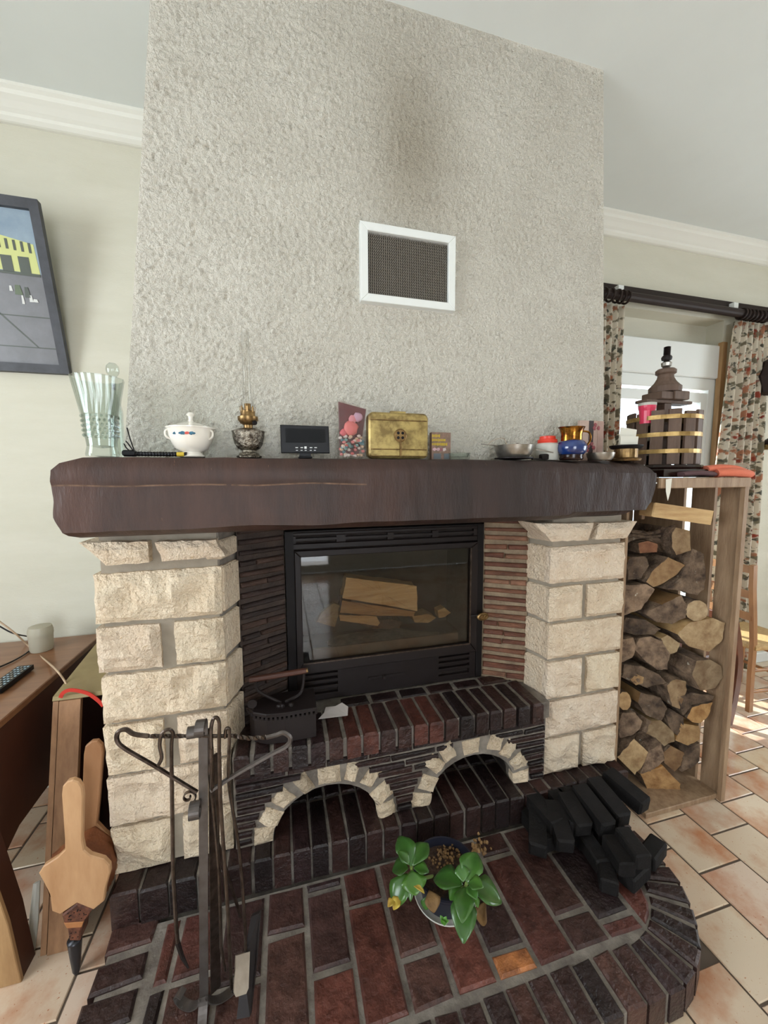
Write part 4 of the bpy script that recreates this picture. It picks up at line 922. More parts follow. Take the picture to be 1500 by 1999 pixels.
# bag of sweets
a = A_(688, 896, 1.28); t = empty('sweets_bag', a.loc(), 'open cellophane bag of pastel sweets against a dark red panel', 'sweets')
ob('cellophane', platepx([(659, 786), (664, 781), (716, 798), (712, 830), (710, 870), (716, 894), (663, 894), (661, 850)], 1.262, .001, 0), glassmat('cellophane', (.96, .93, .93), .06, .08), t)
ob('red_panel', platepx([(661, 784), (715, 799), (708, 850), (700, 888), (664, 888)], 1.300, .003, .0005), mat('dark red card', (110, 50, 58), .4, col2=(72, 28, 38), vs=14), t)
cc = [('pink', (222, 140, 140)), ('pale', (228, 200, 170)), ('mint', (124, 168, 164)), ('white', (222, 214, 206)), ('rose', (208, 110, 108)), ('teal', (86, 130, 140))]
for i in range(58):
    x = rnd.uniform(666, 710); y = rnd.uniform(852, 891); nm, c_ = rnd.choice(cc); r_ = .0065
    ob('sweet', ball((a.X(x), rnd.uniform(1.268, 1.292), max(MZ+.0066, a.z(y))), r_, 6, 1, .8, jit=.2), mat(nm+' sugar sweet', c_, .45), t)
for x, y, r_, c_ in ((686, 838, .024, (226, 128, 126)), (700, 816, .016, (206, 172, 196)), (690, 820, .014, (222, 150, 160)), (672, 846, .012, (206, 100, 108))):
    ob('puffed_sweet', ball((a.X(x), 1.280, a.z(y)), r_, 12, .55, 1, jit=.25), mat('puffed sweet %d' % c_[1], c_, .5), t, smooth=True)
# brass tin
t = empty('brass_tin', (A_(780, 896, 1.28).x, 1.28, MZ), 'worn brass tin case with a round four-hole medallion and hanging clasp', 'tin case')
a = A_(780, 896, 1.26)
def rrect(x0, x1, z0, z1, r, n=5):
    P = []
    for cx, cz, a0 in ((x1-r, z0+r, -90), (x1-r, z1-r, 0), (x0+r, z1-r, 90), (x0+r, z0+r, 180)): P += [(cx+r*cos(radians(a0+90*i/n)), cz+r*sin(radians(a0+90*i/n))) for i in range(n+1)]
    return P
bx0, bx1, bz0, bz1 = a.X(722), a.X(838), MZ+.001, a.z(807)
soft(ob('case_body', prism(rrect(bx0, bx1, bz0, bz1, .018), (0, 1.262, 0), X_, Z_, Y_, .045, 0, .006, .006), M['brass'], t), 30)
ob('carry_lug', box(a.X(765), a.X(795), 1.275, 1.285, a.z(808), a.z(803), .001), M['brass'], t)
for y in (822, 878): ob('raised_rib', box(bx0+.006, bx1-.006, 1.2585, 1.263, a.z(y)-.0018, a.z(y)+.0018, .001), M['brass2'], t)
ob('raised_rib', box(bx0+.008, bx1-.008, 1.2585, 1.263, a.z(891)-.0014, a.z(891)+.0014, .001), M['brass2'], t)
mc = Vector((a.X(782), 1.2595, a.z(851)))
md = ob('medallion', lathe(mc, [(.001, -.002), (.0225, -.002), (.0225, .0015), (.0195, .003), (.0185, .0015), (.001, .0015)], 28, axis=-Y_), M['brass2'], t)
for sx in (1, -1):
    for sz in (1, -1): ob('dark_hole', lathe(mc+Vector((sx*.0078, -.0017, sz*.0078)), [(.001, 0), (.0052, 0), (.0045, .0006), (.001, .0006)], 10, axis=-Y_), M['ironm'], md)
ob('clasp', join(box(mc.x-.0028, mc.x+.0028, 1.2545, 1.2585, a.z(892), a.z(860), .001)), M['brass2'], t)
# little decorated card box with yellow lettering
t = empty('printed_card_box', (A_(862, 896, 1.31).x, 1.31, MZ), 'small printed card box with yellow lettering right of the brass tin', 'card box'); a = A_(860, 896, 1.31)
pb = ob('box_body', box(a.X(843), a.X(880), 1.31, 1.33, MZ, a.z(843), .001), mat('mottled print', (150, 118, 104), .5, col2=(120, 100, 84), vs=60, vcon=4), t)
for y, L_ in ((850, 15), (858, 28), (866, 30)):
    x = 843.6
    while x < 842+L_:
        h = rnd.choice((2.2, 2.8)); w_ = rnd.choice((1.6, 2.2)); ob('yellow_letter', box(a.X(x), a.X(x+w_), 1.3092, 1.3101, a.z(y+h), a.z(y-h)), M['yellow'], pb); x += w_+.9
for x, c_ in ((849, (214, 176, 180)), (862, (150, 96, 100)), (856, (196, 160, 164)), (868, (206, 190, 186))): ob('printed_blossom', ball((a.X(x), 1.3095, a.z(876)), .007, 8, .1, .9, jit=.5), mat('blossom %d' % c_[1], c_, .5), pb)
ob('grey_pot_print', join(box(a.X(847), a.X(861), 1.309, 1.3101, a.z(895), a.z(884)), box(a.X(867), a.X(877), 1.309, 1.3101, a.z(895), a.z(884))), mat('grey print', (106, 112, 118), .5), pb)
a = A_(897, 896, 1.28); tag(ob('glass_ashtray', a.lathe([(20, 896), (22, 884), (20, 884), (17, 892), (2, 892)], 10), M['clear']), 'low clear glass ashtray between the card box and the aluminium pan', 'ashtray')
# aluminium pan on a black trivet, with lid knob and wires
a = A_(1003, 891, 1.28, MZ+.009); t = empty('aluminium_pan', a.loc(), 'shallow aluminium pan holding a metal ladle, on a black trivet', 'pan')
soft(ob('pan_body', a.lathe([(30, 891), (35, 884), (38, 874), (40, 868), (38, 868), (34, 880), (28, 888)]), M['steel'], t), 40)
ob('pan_handle', tube([(a.X(965), 1.26, a.z(870)), (a.X(948), 1.25, a.z(869)), (a.X(932), 1.245, a.z(868))], [.0022, .0018, .0015], 6), M['steel'], t)
ob('pan_handle', tube([(a.X(1040), 1.26, a.z(876)), (a.X(1056), 1.25, a.z(879)), (a.X(1070), 1.245, a.z(882))], [.0026, .0022, .0018], 6), M['steel'], t)
a2 = A_(1018, 880, 1.285, MZ+.009); L = a2
lad = empty('metal_ladle', (a.X(1018), 1.285, a.z(880)), 'small metal strainer ladle resting in the aluminium pan', 'ladle')
ob('ladle_bowl', lathe((a.X(1016), 1.285, a.z(873)), [(.001, -.012), (.014, -.010), (.021, 0), (.023, .006), (.019, .004), (.001, -.006)], 18, axis=(.3, -.6, .6)), M['steel'], lad); ob('ladle_stem', tube([(a.X(1022), 1.29, a.z(870)), (a.X(1032), 1.29, a.z(874)), (a.X(1036), 1.29, a.z(880))], .003, 7), M['steel'], lad)
ob('onion_bulb_net', tube(smoothpath([(a.X(958), 1.30, a.z(868)), (a.X(968), 1.30, a.z(858)), (a.X(990), 1.305, a.z(853)), (a.X(998), 1.31, a.z(866))]), .0009, 5), M['cable'], t)
t = empty('black_trivet', (a.x, 1.28, MZ), 'flat black cast trivet with a stub handle under the aluminium pan', 'trivet')
ob('trivet_plate', lathe((a.x, 1.28, MZ), [(.030, 0), (38*a.k, .004), (38*a.k, .008), (.02, .009)], 24), M['iron'], t)
ob('trivet_handle', join(box(a.X(1036), a.X(1056), 1.262, 1.274, MZ, MZ+.006, .001), box(a.X(1053), a.X(1066), 1.258, 1.278, MZ, MZ+.022, .003)), M['iron'], t)
a = A_(1068, 898, 1.30); t = empty('plastic_jar', a.loc(), 'milky white plastic jar with an orange-red lid behind the pan handle', 'jar')
soft(ob('jar_body', a.lathe([(20, 898), (22, 894), (22, 868), (18, 864)]), M['milky'], t), 40); soft(ob('jar_lid', a.lathe([(19, 865), (20, 862), (19, 858), (16, 857), (16, 852), (12, 851)]), M['redpl'], t), 30)
# lustre jug
a = A_(1115, 901, 1.255); t = empty('lustre_jug', a.loc(), 'round jug with a gold lustre neck and cobalt blue belly', 'jug')
def lip(a_, j): return 1+(.22*max(0, cos(a_-pi))**6 if j >= 5 else 0)
soft(ob('jug_neck', lathe((a.x, a.y, 0), a.prof([(21, 866), (20.5, 864), (20.5, 860), (20.5, 852), (23, 843), (26, 838), (24, 838), (20, 852), (20, 866)]), 32, rfun=lip), M['gold'], t), 50)
soft(ob('jug_belly', a.lathe([(24, 891), (29, 886), (31, 879), (30, 872), (26, 866), (21, 863)], 32), M['blue'], t), 60); soft(ob('jug_foot', a.lathe([(22, 901), (24, 899), (23, 894), (25, 888)], 32), M['darkbrown'], t), 60)
ob('jug_handle', tube(smoothpath([(a.x+.040, a.y-.01, a.z(845)), (a.x+.068, a.y-.012, a.z(848)), (a.x+.075, a.y-.012, a.z(862)), (a.x+.052, a.y-.01, a.z(878))]), .004, 8), M['gold'], t)
t = empty('painted_panel', (A_(1153, 890, 1.355).x, 1.36, MZ), 'upright wooden panel with a dark stripe and painted pink roses behind the jug', 'panel'); a = A_(1150, 896, 1.34)
for x0, x1, c_ in ((1128, 1146, (196, 170, 156)), (1146, 1155, (60, 48, 50)), (1155, 1163, (190, 158, 144)), (1163, 1175, (184, 150, 136))): ob('board', box(a.X(x0)+.0005, a.X(x1)-.0005, 1.335, 1.347, MZ, a.z(818), .001), mat('panel board %d' % x0, c_, .6, col2=tuple(v*.85 for v in c_), vs=20), t)
for x, y in ((1158, 826), (1164, 832), (1156, 832), (1146, 868), (1152, 863), (1144, 875), (1156, 870)): ob('painted_rose', ball((a.X(x), 1.334, a.z(y)), .008, 8, .15, 1, jit=.5), mat('rose paint', (156, 84, 88), .5, col2=(120, 56, 60), vs=80), t)
a = A_(1172, 902, 1.25); t = soft(ob('metal_dish', a.lathe([(22, 902), (27, 896), (29, 888), (27, 888), (24, 898)], 28), M['steel']), 40); tag(t, 'low dull metal dish between the jug and the fretted stand', 'dish')
a = A_(1221, 904, 1.265); t = empty('fretted_stand', a.loc(), 'round gold fretwork stand with dark plates holding two white cards', 'stand')
soft(ob('stand_base', a.lathe([(30, 905), (32, 901), (29, 899)], 30), M['brass2'], t), 40); ob('stand_core', a.lathe([(24, 900), (24, 882)], 24), M['brass2'], t)
for k in range(26): an = 2*pi*k/26; R_ = 27.5*a.k; ob('fret_bar', obox((a.x+cos(an)*R_, a.y+sin(an)*R_, a.z(900)), (a.x+cos(an)*R_, a.y+sin(an)*R_, a.z(883)), .004, .003), M['brass'], t)
ob('stand_top', a.lathe([(26, 882), (30, 881), (34, 877), (34, 875), (10, 874)], 30), M['ironm'], t)
for (q, lb) in (([(1202, 857), (1236, 857), (1235, 873), (1202, 873)], 'front'), ([(1213, 839), (1245, 843), (1242, 866), (1210, 862)], 'rear')):
    yy = 1.245 if lb == 'front' else 1.275
    P_ = [(a.X(x), a.z(y)) for x, y in q]; zz0 = min(p[1] for p in P_); off = a.z(874)-zz0
    o = ob('white_card', prism([(x, z+off*(1 if lb == 'front' else 1)) for x, z in P_] if lb == 'front' else [(P_[0][0], P_[0][1]), (P_[1][0], P_[1][1]), (P_[2][0], a.z(874)), (P_[3][0], a.z(874))], (0, yy, 0), X_, Z_, Y_, 0, .001), M['card']); tag(o, lb+' white card propped on the fretted gold stand', 'card', 'cards on the fretted stand')
# towel and dull cloth on the rack top
def clothblob(pts, r, flat): return tube(smoothpath(pts, 5), r, 12, flat=flat, up=Z_)
def cz(x, y, Y, dz=0): p = pt(x, y, Y=Y); return Vector((min(p.x, 1.99), Y, p.z+dz))
tag(soft(ob('orange_towel', join(clothblob([(1.80, 1.24, 1.512), (1.84, 1.22, 1.516), (1.90, 1.215, 1.514), (1.955, 1.225, 1.508)], [.013, .016, .016, .012]*1 if 0 else .019, 1.7), clothblob([(1.78, 1.27, 1.530), (1.84, 1.25, 1.536), (1.90, 1.24, 1.532), (1.95, 1.24, 1.520), (1.965, 1.235, 1.516)], .015, 1.9)), M['cloth']), 60), 'folded orange-red towel draped at the right end of the rack top', 'towel')
tag(soft(ob('dull_cloth', clothblob([(1.60, 1.235, 1.508), (1.66, 1.23, 1.513), (1.72, 1.228, 1.513), (1.775, 1.235, 1.508)], .011, 1.8), M['clothd']), 60), 'rumpled dull purple cloth on the rack top left of the orange towel', 'cloth')
o = ob('paper_scrap', prism([(0, 0), (.03, .004), (.026, -.05), (.016, -.085), (.004, -.048)], (1.470, 1.192, 1.488), X_, Z_, -Y_, 0, .0015), M['card']); tag(o, 'torn pale paper scrap hanging from the rack edge beside the beam end', 'paper')
# ------------------------------------------------------------------ fireside tool stand
SY = .975
def S(px, py, dy=0): return pt(px, py, Y=SY+dy)
TS = empty('tool_stand', (S(400, 1970).x, SY, .101), 'wrought iron companion stand with a twisted triangular hanger and scrolls on the hearth', 'tool stand')
def strap(P, w, th, wd=X_):   # flat bar following P, width along wd
    P = [Vector(p) for p in P]; T, _ = frames(P); V = []; F = []; wd = Vector(wd)
    for p, t_ in zip(P, T):
        W_ = (wd-t_*wd.dot(t_)).normalized(); N1 = t_.cross(W_)
        for a_, b_ in ((-1, -1), (1, -1), (1, 1), (-1, 1)): V.append(p+W_*(a_*w/2)+N1*(b_*th/2))
    n = len(P)
    for i in range(n-1):
        for k in range(4): F.append((4*i+k, 4*i+(k+1) % 4, 4*i+4+(k+1) % 4, 4*i+4+k))
    F += [(0, 1, 2, 3), (4*n-4, 4*n-3, 4*n-2, 4*n-1)]; return V, F
top, bot = S(397, 1412), S(398, 1958)
bot.z = .125
post = [bot.lerp(top, i/8) for i in range(9)]
cy = SY-.02; sp = [top+Vector((0, -.0, 0))]
for i in range(1, 14): an = i/13*1.55*pi; sp.append(Vector((top.x-.002*i*.2, SY-.017+.017*cos(an), top.z+.017*sin(an))))
ob('upright_bar', strap(post+sp[1:], .021, .004, X_), M['wroughtL'], TS)
ob('rear_bar', strap([bot+Vector((.024, .028, 0)), top+Vector((.016, .02, -.10))], .026, .004, X_+Y_*.6), M['wrought'], TS)
def twisted(P, r, tw): return tube(smoothpath(P, 8), r, 4, twist=tw)
hang = [S(388, 1434), S(330, 1436), S(275, 1434), S(262, 1428), S(245, 1424), S(231, 1430), S(228, 1443), S(240, 1457)]
ob('twisted_arm', twisted([S(396, 1436), S(345, 1437), S(290, 1437)], .0052, .5), M['wrought'], TS)
ob('arm_loop', tube(smoothpath([S(290, 1437), S(262, 1433), S(246, 1424), S(231, 1429), S(229, 1446), S(245, 1462), S(300, 1494), S(350, 1525), S(385, 1546)], 5), .0052, 6), M['wrought'], TS)
ob('twisted_arm', twisted([S(455, 1436), S(485, 1441), S(520, 1439)], .0055, .5), M['wrought'], TS)
ob('arm_loop', tube(smoothpath([S(520, 1439), S(540, 1434), S(554, 1430), S(567, 1441), S(560, 1456), S(530, 1472), S(460, 1512), S(412, 1543)], 5), .0062, 6), M['wroughtL'], TS)
ob('arm_bridge', tube([S(396, 1436), S(425, 1437), S(455, 1436)], .0045, 6), M['wrought'], TS)
def scroll(c, r0, r1, turns, a0, sgn, n=26, dyf=1, plane='yz'):
    P = []
    for i in range(n+1):
        t_ = i/n; r_ = r0+(r1-r0)*t_; an = a0+sgn*turns*2*pi*t_
        P.append(c+(Vector((0, r_*cos(an), r_*sin(an))) if plane == 'yz' else Vector((r_*cos(an), 0, r_*sin(an)))))
    return P
ob('small_scroll', strap(scroll(S(368, 1556), .019, .003, 1.3, -1.2, 1, plane='xz'), .008, .0025, Y_), M['wrought'], TS)
ob('front_scroll', strap(scroll(S(384, 1573)+Vector((0, -.018, 0)), .022, .006, 1.1, .9, 1), .024, .003, X_), M['wroughtL'], TS)
ob('front_scroll', strap(scroll(S(382, 1424)+Vector((-.004, -.014, 0)), .0165, .008, .8, 0, 1), .022, .003, X_), M['wroughtL'], TS)
bx, by_ = bot.x, SY
for k, (dx, dy) in enumerate(((.0, -.075), (.075, .035), (-.065, .04))):
    d_ = Vector((dx, dy, 0)).normalized(); c_ = Vector((bx, by_, 0)); L_ = hypot(dx, dy); side = d_.cross(Z_)
    P = [c_+Z_*.16+d_*.003, c_+Z_*.135+d_*.012, c_+Z_*.112+d_*.035, c_+Z_*.1045+d_*L_*.75, c_+Z_*.108+d_*L_, c_+Z_*.122+d_*(L_+.012), c_+Z_*.135+d_*(L_+.004), c_+Z_*.132+d_*(L_-.010)]
    ob('scroll_foot', strap(smoothpath(P, 4), .022, .0035, side), M['wroughtL'], TS)
ob('base_plate', prism(arc(bx, by_-.085, .05, 0, 360, 20)[:-1], (0, 0, 0), X_, Y_, Z_, .1005, .104, .001), M['wroughtL'], TS)
# tools: each hangs on the stand
def tl(name, lab, group='fireside tools on the stand'): c_ = S(420, 1700); return empty(name, (c_.x, SY, .11), lab, 'fire tool', group)
t = tl('fire_poker', 'wrought iron poker with a hooked handle hanging alone on the left arm of the stand')
ob('hook', tube(smoothpath([S(309, 1494, -.006), S(316, 1478, -.008), S(312, 1455, -.010), S(316, 1432, -.012), S(330, 1424, -.010), S(338, 1432, -.004), S(335, 1450), S(335, 1500)], 5), .0042, 7), M['wrought'], t)
ob('shaft', tube([S(335, 1500, .0), S(336, 1560), S(338, 1700, -.0), S(344, 1810), S(347, 1840)], .0048, 7), M['wrought'], t)
ob('tip', tube([S(347, 1840), S(356, 1868), S(368, 1890, -.01)], [.006, .005, .002], 6), M['iron'], t)
t = tl('fire_tongs', 'pair of long iron tongs with a tall looped top on the right of the post')
ob('loop_top', tube(smoothpath([S(413, 1460, -.01), S(412, 1425, -.012), S(416, 1405, -.012), S(423, 1401, -.012), S(428, 1412, -.012), S(428, 1440, -.012), S(428, 1470, -.012)], 5), .0045, 7), M['wrought'], t)
ob('tong_arm', tube([S(428, 1470, -.012), S(430, 1560, -.012), S(437, 1660, -.02), S(445, 1780, -.03), S(452, 1930, -.04)], [.0050, .0052, .0048, .0046, .004], 7), M['wrought'], t)
ob('tong_arm', tube([S(413, 1460, -.01), S(415, 1545, -.0), S(428, 1700, .0), S(432, 1850, -.01), S(440, 1895, -.02)], [.0050, .0055, .0046, .0042, .003], 7), M['wrought'], t)
t = tl('ash_shovel', 'iron ash shovel with a twisted shaft and dark blade standing upright behind the brush')
ob('hook', tube(smoothpath([S(409, 1510, .01), S(407, 1440, .008), S(408, 1424, .004), S(414, 1426, .0)], 4), .004, 7), M['wrought'], t)
ob('shaft', tube([S(409, 1510, .01), S(418, 1620, .02), S(470, 1790, .06)], .0042, 7), M['wrought'], t)
bl = [S(490, 1790, .03), S(507, 1782, .03), S(500, 1880, -.03), S(488, 1985, -.08), S(462, 1990, -.08), S(474, 1880, -.03)]
bl = [Vector((p.x, p.y, max(.106, p.z))) for p in bl]
ob('blade', join((bl+[p+Vector((.004, .006, .002)) for p in bl], [(0, 1, 2, 3, 4, 5), (6, 7, 8, 9, 10, 11)]+[(i, (i+1) % 6, 6+(i+1) % 6, 6+i) for i in range(6)])), M['iron'], t)
t = tl('hearth_brush', 'hearth brush with a pale wooden back and black bristles, right of the tools')
ob('shaft', tube(smoothpath([S(440, 1440, -.006), S(441, 1424, -.01), S(447, 1423, -.01), S(448, 1440, -.008), S(447, 1530, 0), S(467, 1660, 0), S(478, 1800, -.01), S(480, 1855, -.014)], 5), .0042, 7), M['wrought'], t)
q = [S(461, 1861, -.02), S(488, 1862, -.02), S(485, 1950, -.075), S(456, 1953, -.075)]; q = [Vector((p.x, p.y, max(p.z, .128))) for p in q]; n_ = (q[1]-q[0]).cross(q[3]-q[0]).normalized()
if n_.y > 0: n_ = -n_
ob('brush_back', join(prism([(-.017, 0), (.017, 0), (.017, -.062), (.012, -.07), (-.012, -.07), (-.017, -.062)], (q[0]+q[1])/2, X_, -((q[3]-q[0]).normalized()), -n_, -.002, .012, .002)), mat('pale grey wood', (150, 138, 122), .6, col2=(120, 104, 88), vs=20), t)
br = []; c_ = (q[0]+q[1])/2; dn = (q[3]-q[0]).normalized()
for i in range(90):
    s = c_+X_*rnd.uniform(-.014, .014)+dn*rnd.uniform(.01, .066)-n_*.010; br.append(tube([s, s-n_*.03+Vector((rnd.uniform(-.004, .004), 0, -.018)) if 0 else s-n_*.028+Vector((rnd.uniform(-.004, .004), 0, -.006))], .0012, 3))
o = ob('bristles', join(*br), M['ironm'], t); o['kind'] = 'stuff'
# ------------------------------------------------------------------ bellows
BL = empty('fire_bellows', (-.653, 1.25, 0), 'wooden fire bellows with leather nozzle standing on its tip beside the left pillar', 'bellows')
def bp(px, py, Y): p = pt(px, py, Y=Y); return (p.x, p.z)
front = [(120, 1552), (122, 1536), (131, 1526), (142, 1523), (153, 1527), (160, 1538), (162, 1556), (160, 1640), (164, 1660), (176, 1670), (203, 1678), (214, 1690), (215, 1704), (206, 1735), (203, 1760), (182, 1777), (150, 1764), (117, 1786), (101, 1780), (97, 1748), (86, 1726), (75, 1706), (84, 1692), (112, 1674), (126, 1660), (126, 1640)]
V, F = prism([bp(x, y, 1.235) for x, y in front], (0, 1.235, 0), X_, Z_, Y_, .014, 0, .003)
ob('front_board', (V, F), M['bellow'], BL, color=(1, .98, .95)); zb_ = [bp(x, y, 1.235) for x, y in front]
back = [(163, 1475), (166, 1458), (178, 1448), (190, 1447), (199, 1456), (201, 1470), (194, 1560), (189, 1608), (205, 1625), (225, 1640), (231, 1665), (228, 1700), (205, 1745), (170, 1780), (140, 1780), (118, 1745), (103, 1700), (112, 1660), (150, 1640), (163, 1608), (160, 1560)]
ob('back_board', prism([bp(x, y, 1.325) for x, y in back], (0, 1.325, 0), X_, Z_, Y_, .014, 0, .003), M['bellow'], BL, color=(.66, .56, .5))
# pleated leather between the boards
f2 = [bp(x, y, 1.25) for x, y in [(96, 1690), (130, 1668), (165, 1664), (205, 1680), (213, 1700), (200, 1755), (165, 1775), (125, 1782), (98, 1750), (84, 1712)]]
b2 = [bp(x, y, 1.322) for x, y in [(104, 1668), (140, 1638), (185, 1614), (222, 1640), (229, 1668), (222, 1710), (190, 1760), (150, 1775), (122, 1745), (106, 1705)]]
V = []; F = []; nr = 9; n = 10
for j in range(nr):
    s = j/(nr-1)
    for i in range(n):
        x = f2[i][0]*(1-s)+b2[i][0]*s; z = f2[i][1]*(1-s)+b2[i][1]*s; cx_, cz_ = -.64, .30; k = 1.0+(.05 if j % 2 else -.03)*(1 if 0 < j < nr-1 else 0)
        V.append((cx_+(x-cx_)*k, 1.249+(1.326-1.249)*s, cz_+(z-cz_)*k))
for j in range(nr-1):
    for i in range(n): F.append((j*n+i, j*n+(i+1) % n, (j+1)*n+(i+1) % n, (j+1)*n+i))
ob('leather_pleats', (V, F), M['leather'], BL, smooth=True)
nose = [(120, 1788), (150, 1765), (180, 1777), (172, 1790), (163, 1800), (158, 1818), (156, 1838), (135, 1838), (131, 1816), (124, 1803)]
ob('leather_nose', prism([bp(x, y, 1.231) for x, y in nose], (0, 1.231, 0), X_, Z_, Y_, .05, 0, .004), M['leatherd'], BL)
ob('tan_band', prism([bp(x, y, 1.229) for x, y in [(124, 1803), (163, 1800), (159, 1811), (130, 1813)]], (0, 1.2295, 0), X_, Z_, Y_, .004, 0, .001), M['bellow'], BL, color=(.72, .5, .34))
for i in range(16):
    x = rnd.uniform(132, 170); y = 1796-14*rnd.random()-(6 if 145 < x < 158 else 0)
    p = pt(x, y, Y=1.2300); ob('stud', ball(p, .0022, 6, .4, .7), M['ironm'], BL)
for x, y in ((139, 1822), (148, 1820), (142, 1831), (152, 1829), (136, 1829)): ob('stud', ball(pt(x, y, Y=1.230), .0022, 6, .4, .7), M['ironm'], BL)
n0_, n1_ = pt(146, 1836, Y=1.25), pt(150, 1904, Y=1.245); n1_.z = .001
dn = (n1_-n0_); ob('nozzle', lathe(n0_, [(.019, -.006), (.0185, .002), (.015, dn.length*.4), (.010, dn.length*.9), (.006, dn.length)], 18, axis=dn), M['nozzle'], BL, smooth=True)
# ------------------------------------------------------------------ desk
DK = empty('wooden_desk', (-1.3, 1.7, 0), 'brown wooden desk with a smooth top and flared legs against the left wall', 'desk')
ob('desk_top', box(-1.95, -.872, 1.26, 2.10, .728, .752, .003), M['wooddesk'], DK)
def flare(x0, x1, z): return None
side = [(1.275, .727), (2.09, .727), (2.09, .36), (1.47, .36), (1.40, .39), (1.345, .47), (1.315, .42), (1.32, .3), (1.325, 0), (1.262, 0), (1.268, .3)]
side = [(1.275, .727), (2.09, .727), (2.09, .37), (1.56, .365), (1.44, .36), (1.375, .33), (1.345, .25), (1.33, 0), (1.268, 0)]
ob('side_panel', prism(side, (-.875, 0, 0), Y_, Z_, X_, -.02, 0, .002), M['wooddeskd'], DK)  # dark brown puts the shade on the desk's end into the colour
fl_ = [(-.822, 0), (-.866, 0), (-.95, 0), (-.955, .30), (-.965, .48), (-1.0, .54), (-1.0, .727), (-.876, .727), (-.868, .5), (-.850, .40), (-.832, .28)]
ob('leg', prism([(-.800, 0), (-.872, 0), (-.93, .40), (-.99, .52), (-.99, .727), (-.874, .727), (-.868, .50), (-.845, .36), (-.818, .2)], (0, 1.262, 0), X_, Z_, Y_, 0, .012, 0, .002), M['woodlight'], DK)  # pale front plate: the lit face of the leg, painted in
ob('leg', prism([(-.802, 0), (-.862, 0), (-.878, .36), (-.878, .50), (-.869, .50), (-.846, .36), (-.820, .2)], (0, 1.274, 0), X_, Z_, Y_, 0, .062, .002), M['wooddeskd'], DK)  # same leg in dark brown, its shaded side painted in
ob('leg', box(-.93, -.87, 2.03, 2.09, 0, .37, .004), M['wooddeskd'], DK); ob('leg', box(-1.93, -1.87, 1.28, 1.34, 0, .727, .004), M['wooddeskd'], DK); ob('leg', box(-1.93, -1.87, 2.03, 2.09, 0, .727, .004), M['wooddeskd'], DK)
ob('front_apron', box(-1.90, -.99, 1.275, 1.295, .54, .727, .002), M['wooddeskd'], DK)
p = pt(82, 1268, Z=.754); a = A_(82, 1268, p.y, .7535)
t = empty('plastic_tub', a.loc(), 'cloudy translucent round plastic tub on the desk by the wall', 'tub')
soft(ob('tub_body', a.lathe([(23, 1268), (25, 1264), (26, 1236)]), M['tub'], t), 40); soft(ob('tub_lid', a.lathe([(27, 1237), (27, 1230), (24, 1222), (20, 1221)]), M['tub'], t), 40)
p0, p1 = pt(-16, 1352, Z=.765), pt(52, 1302, Z=.765)
t = empty('remote_control', (p0+p1)/2-Z_*.012, 'black remote control with many small pale buttons at the left edge of the desk', 'remote control')
d_ = (p1-p0).normalized(); s_ = d_.cross(Z_)
ob('remote_body', obox(p0, p1, .052, .018, ch=.004), M['blackpl'], t)
for i in range(9):
    for j in range(4):
        c_ = p0+d_*(.018+i*(p1-p0).length/10)+s_*(-.0165+j*.011)+Z_*.0098; ob('button', obox(c_-d_*.0038, c_+d_*.0038, .007, .0024, ch=.0006), mat('pale button', (150, 170, 180), .4) if (i+j) % 3 else M['steel'], t)
def Pp(L, Z=None, Y=None): return [pt(x, y, Z=Z) if Z else pt(x, y, Y=Y) for x, y in L]
cb = [pt(-20, 1200, Y=1.97), pt(0, 1214, Y=1.96), pt(30, 1237, Y=1.96), pt(60, 1265, Z=.757), pt(90, 1290, Z=.756), pt(110, 1308, Y=1.60), pt(124, 1326, Y=1.58), pt(134, 1344, Y=1.56)]
tag(ob('beige_cable', tube(smoothpath(cb, 6), .0035, 7), M['cable'], smooth=True), 'beige cable crossing the desk and hanging over its right edge to the wooden case', 'cable')
cb = [pt(-20, 1212, Y=2.03), pt(0, 1223, Y=2.03), pt(20, 1234, Y=2.03), pt(36, 1239, Y=2.04), pt(58, 1244, Z=.7575), pt(67, 1256, Z=.7575), pt(58, 1270, Z=.7575), pt(30, 1288, Z=.7575), pt(-10, 1306, Z=.7575)]
tag(ob('black_cable', tube(smoothpath(cb, 6), .0032, 7), M['bcable'], smooth=True), 'black cable curled on the desk in front of the plastic tub', 'cable')
# ------------------------------------------------------------------ leaning wooden case
CS = empty('wooden_case', (-.70, 1.45, 0), 'brown wooden open-fronted case with a drab top leaning between desk and left pillar', 'case')
lean = .235
def ly(z, y=0): return 1.322+lean*z+y
def lbox(x0, x1, ya, yb, z0, z1):
    V = []
    for z in (z0, z1):
        for (x, y) in ((x0, ya), (x1, ya), (x1, yb), (x0, yb)): V.append((x-(-.0)*z, ly(z, y), z))
    return V, [(0, 1, 2, 3), (4, 5, 6, 7), (0, 1, 5, 4), (1, 2, 6, 5), (2, 3, 7, 6), (3, 0, 4, 7)]
ob('side_board', lbox(-.783, -.767, 0, .36, .001, .742), M['woodcase'], CS)
ob('front_stile', lbox(-.763, -.700, -.004, .012, .001, .742), M['woodcase'], CS)
ob('inner_board', lbox(-.763, -.755, .012, .36, .001, .742), M['wooddeskd'], CS)
ob('side_board', lbox(-.600, -.585, .06, .36, .001, .742), M['woodcase'], CS); ob('back_board', lbox(-.755, -.600, .345, .36, .001, .742), M['wooddeskd'], CS)
V = []
ob('top_board', ([(-.785, ly(.744), .744), (-.585, ly(.744), .744), (-.585, 1.86, .80), (-.785, 1.86, .80), (-.785, ly(.744)+.005, .757), (-.585, ly(.744)+.005, .757), (-.585, 1.86, .813), (-.785, 1.86, .813)], [(0, 1, 2, 3), (4, 5, 6, 7), (0, 1, 5, 4), (1, 2, 6, 5), (2, 3, 7, 6), (3, 0, 4, 7)]), M['olive'], CS)
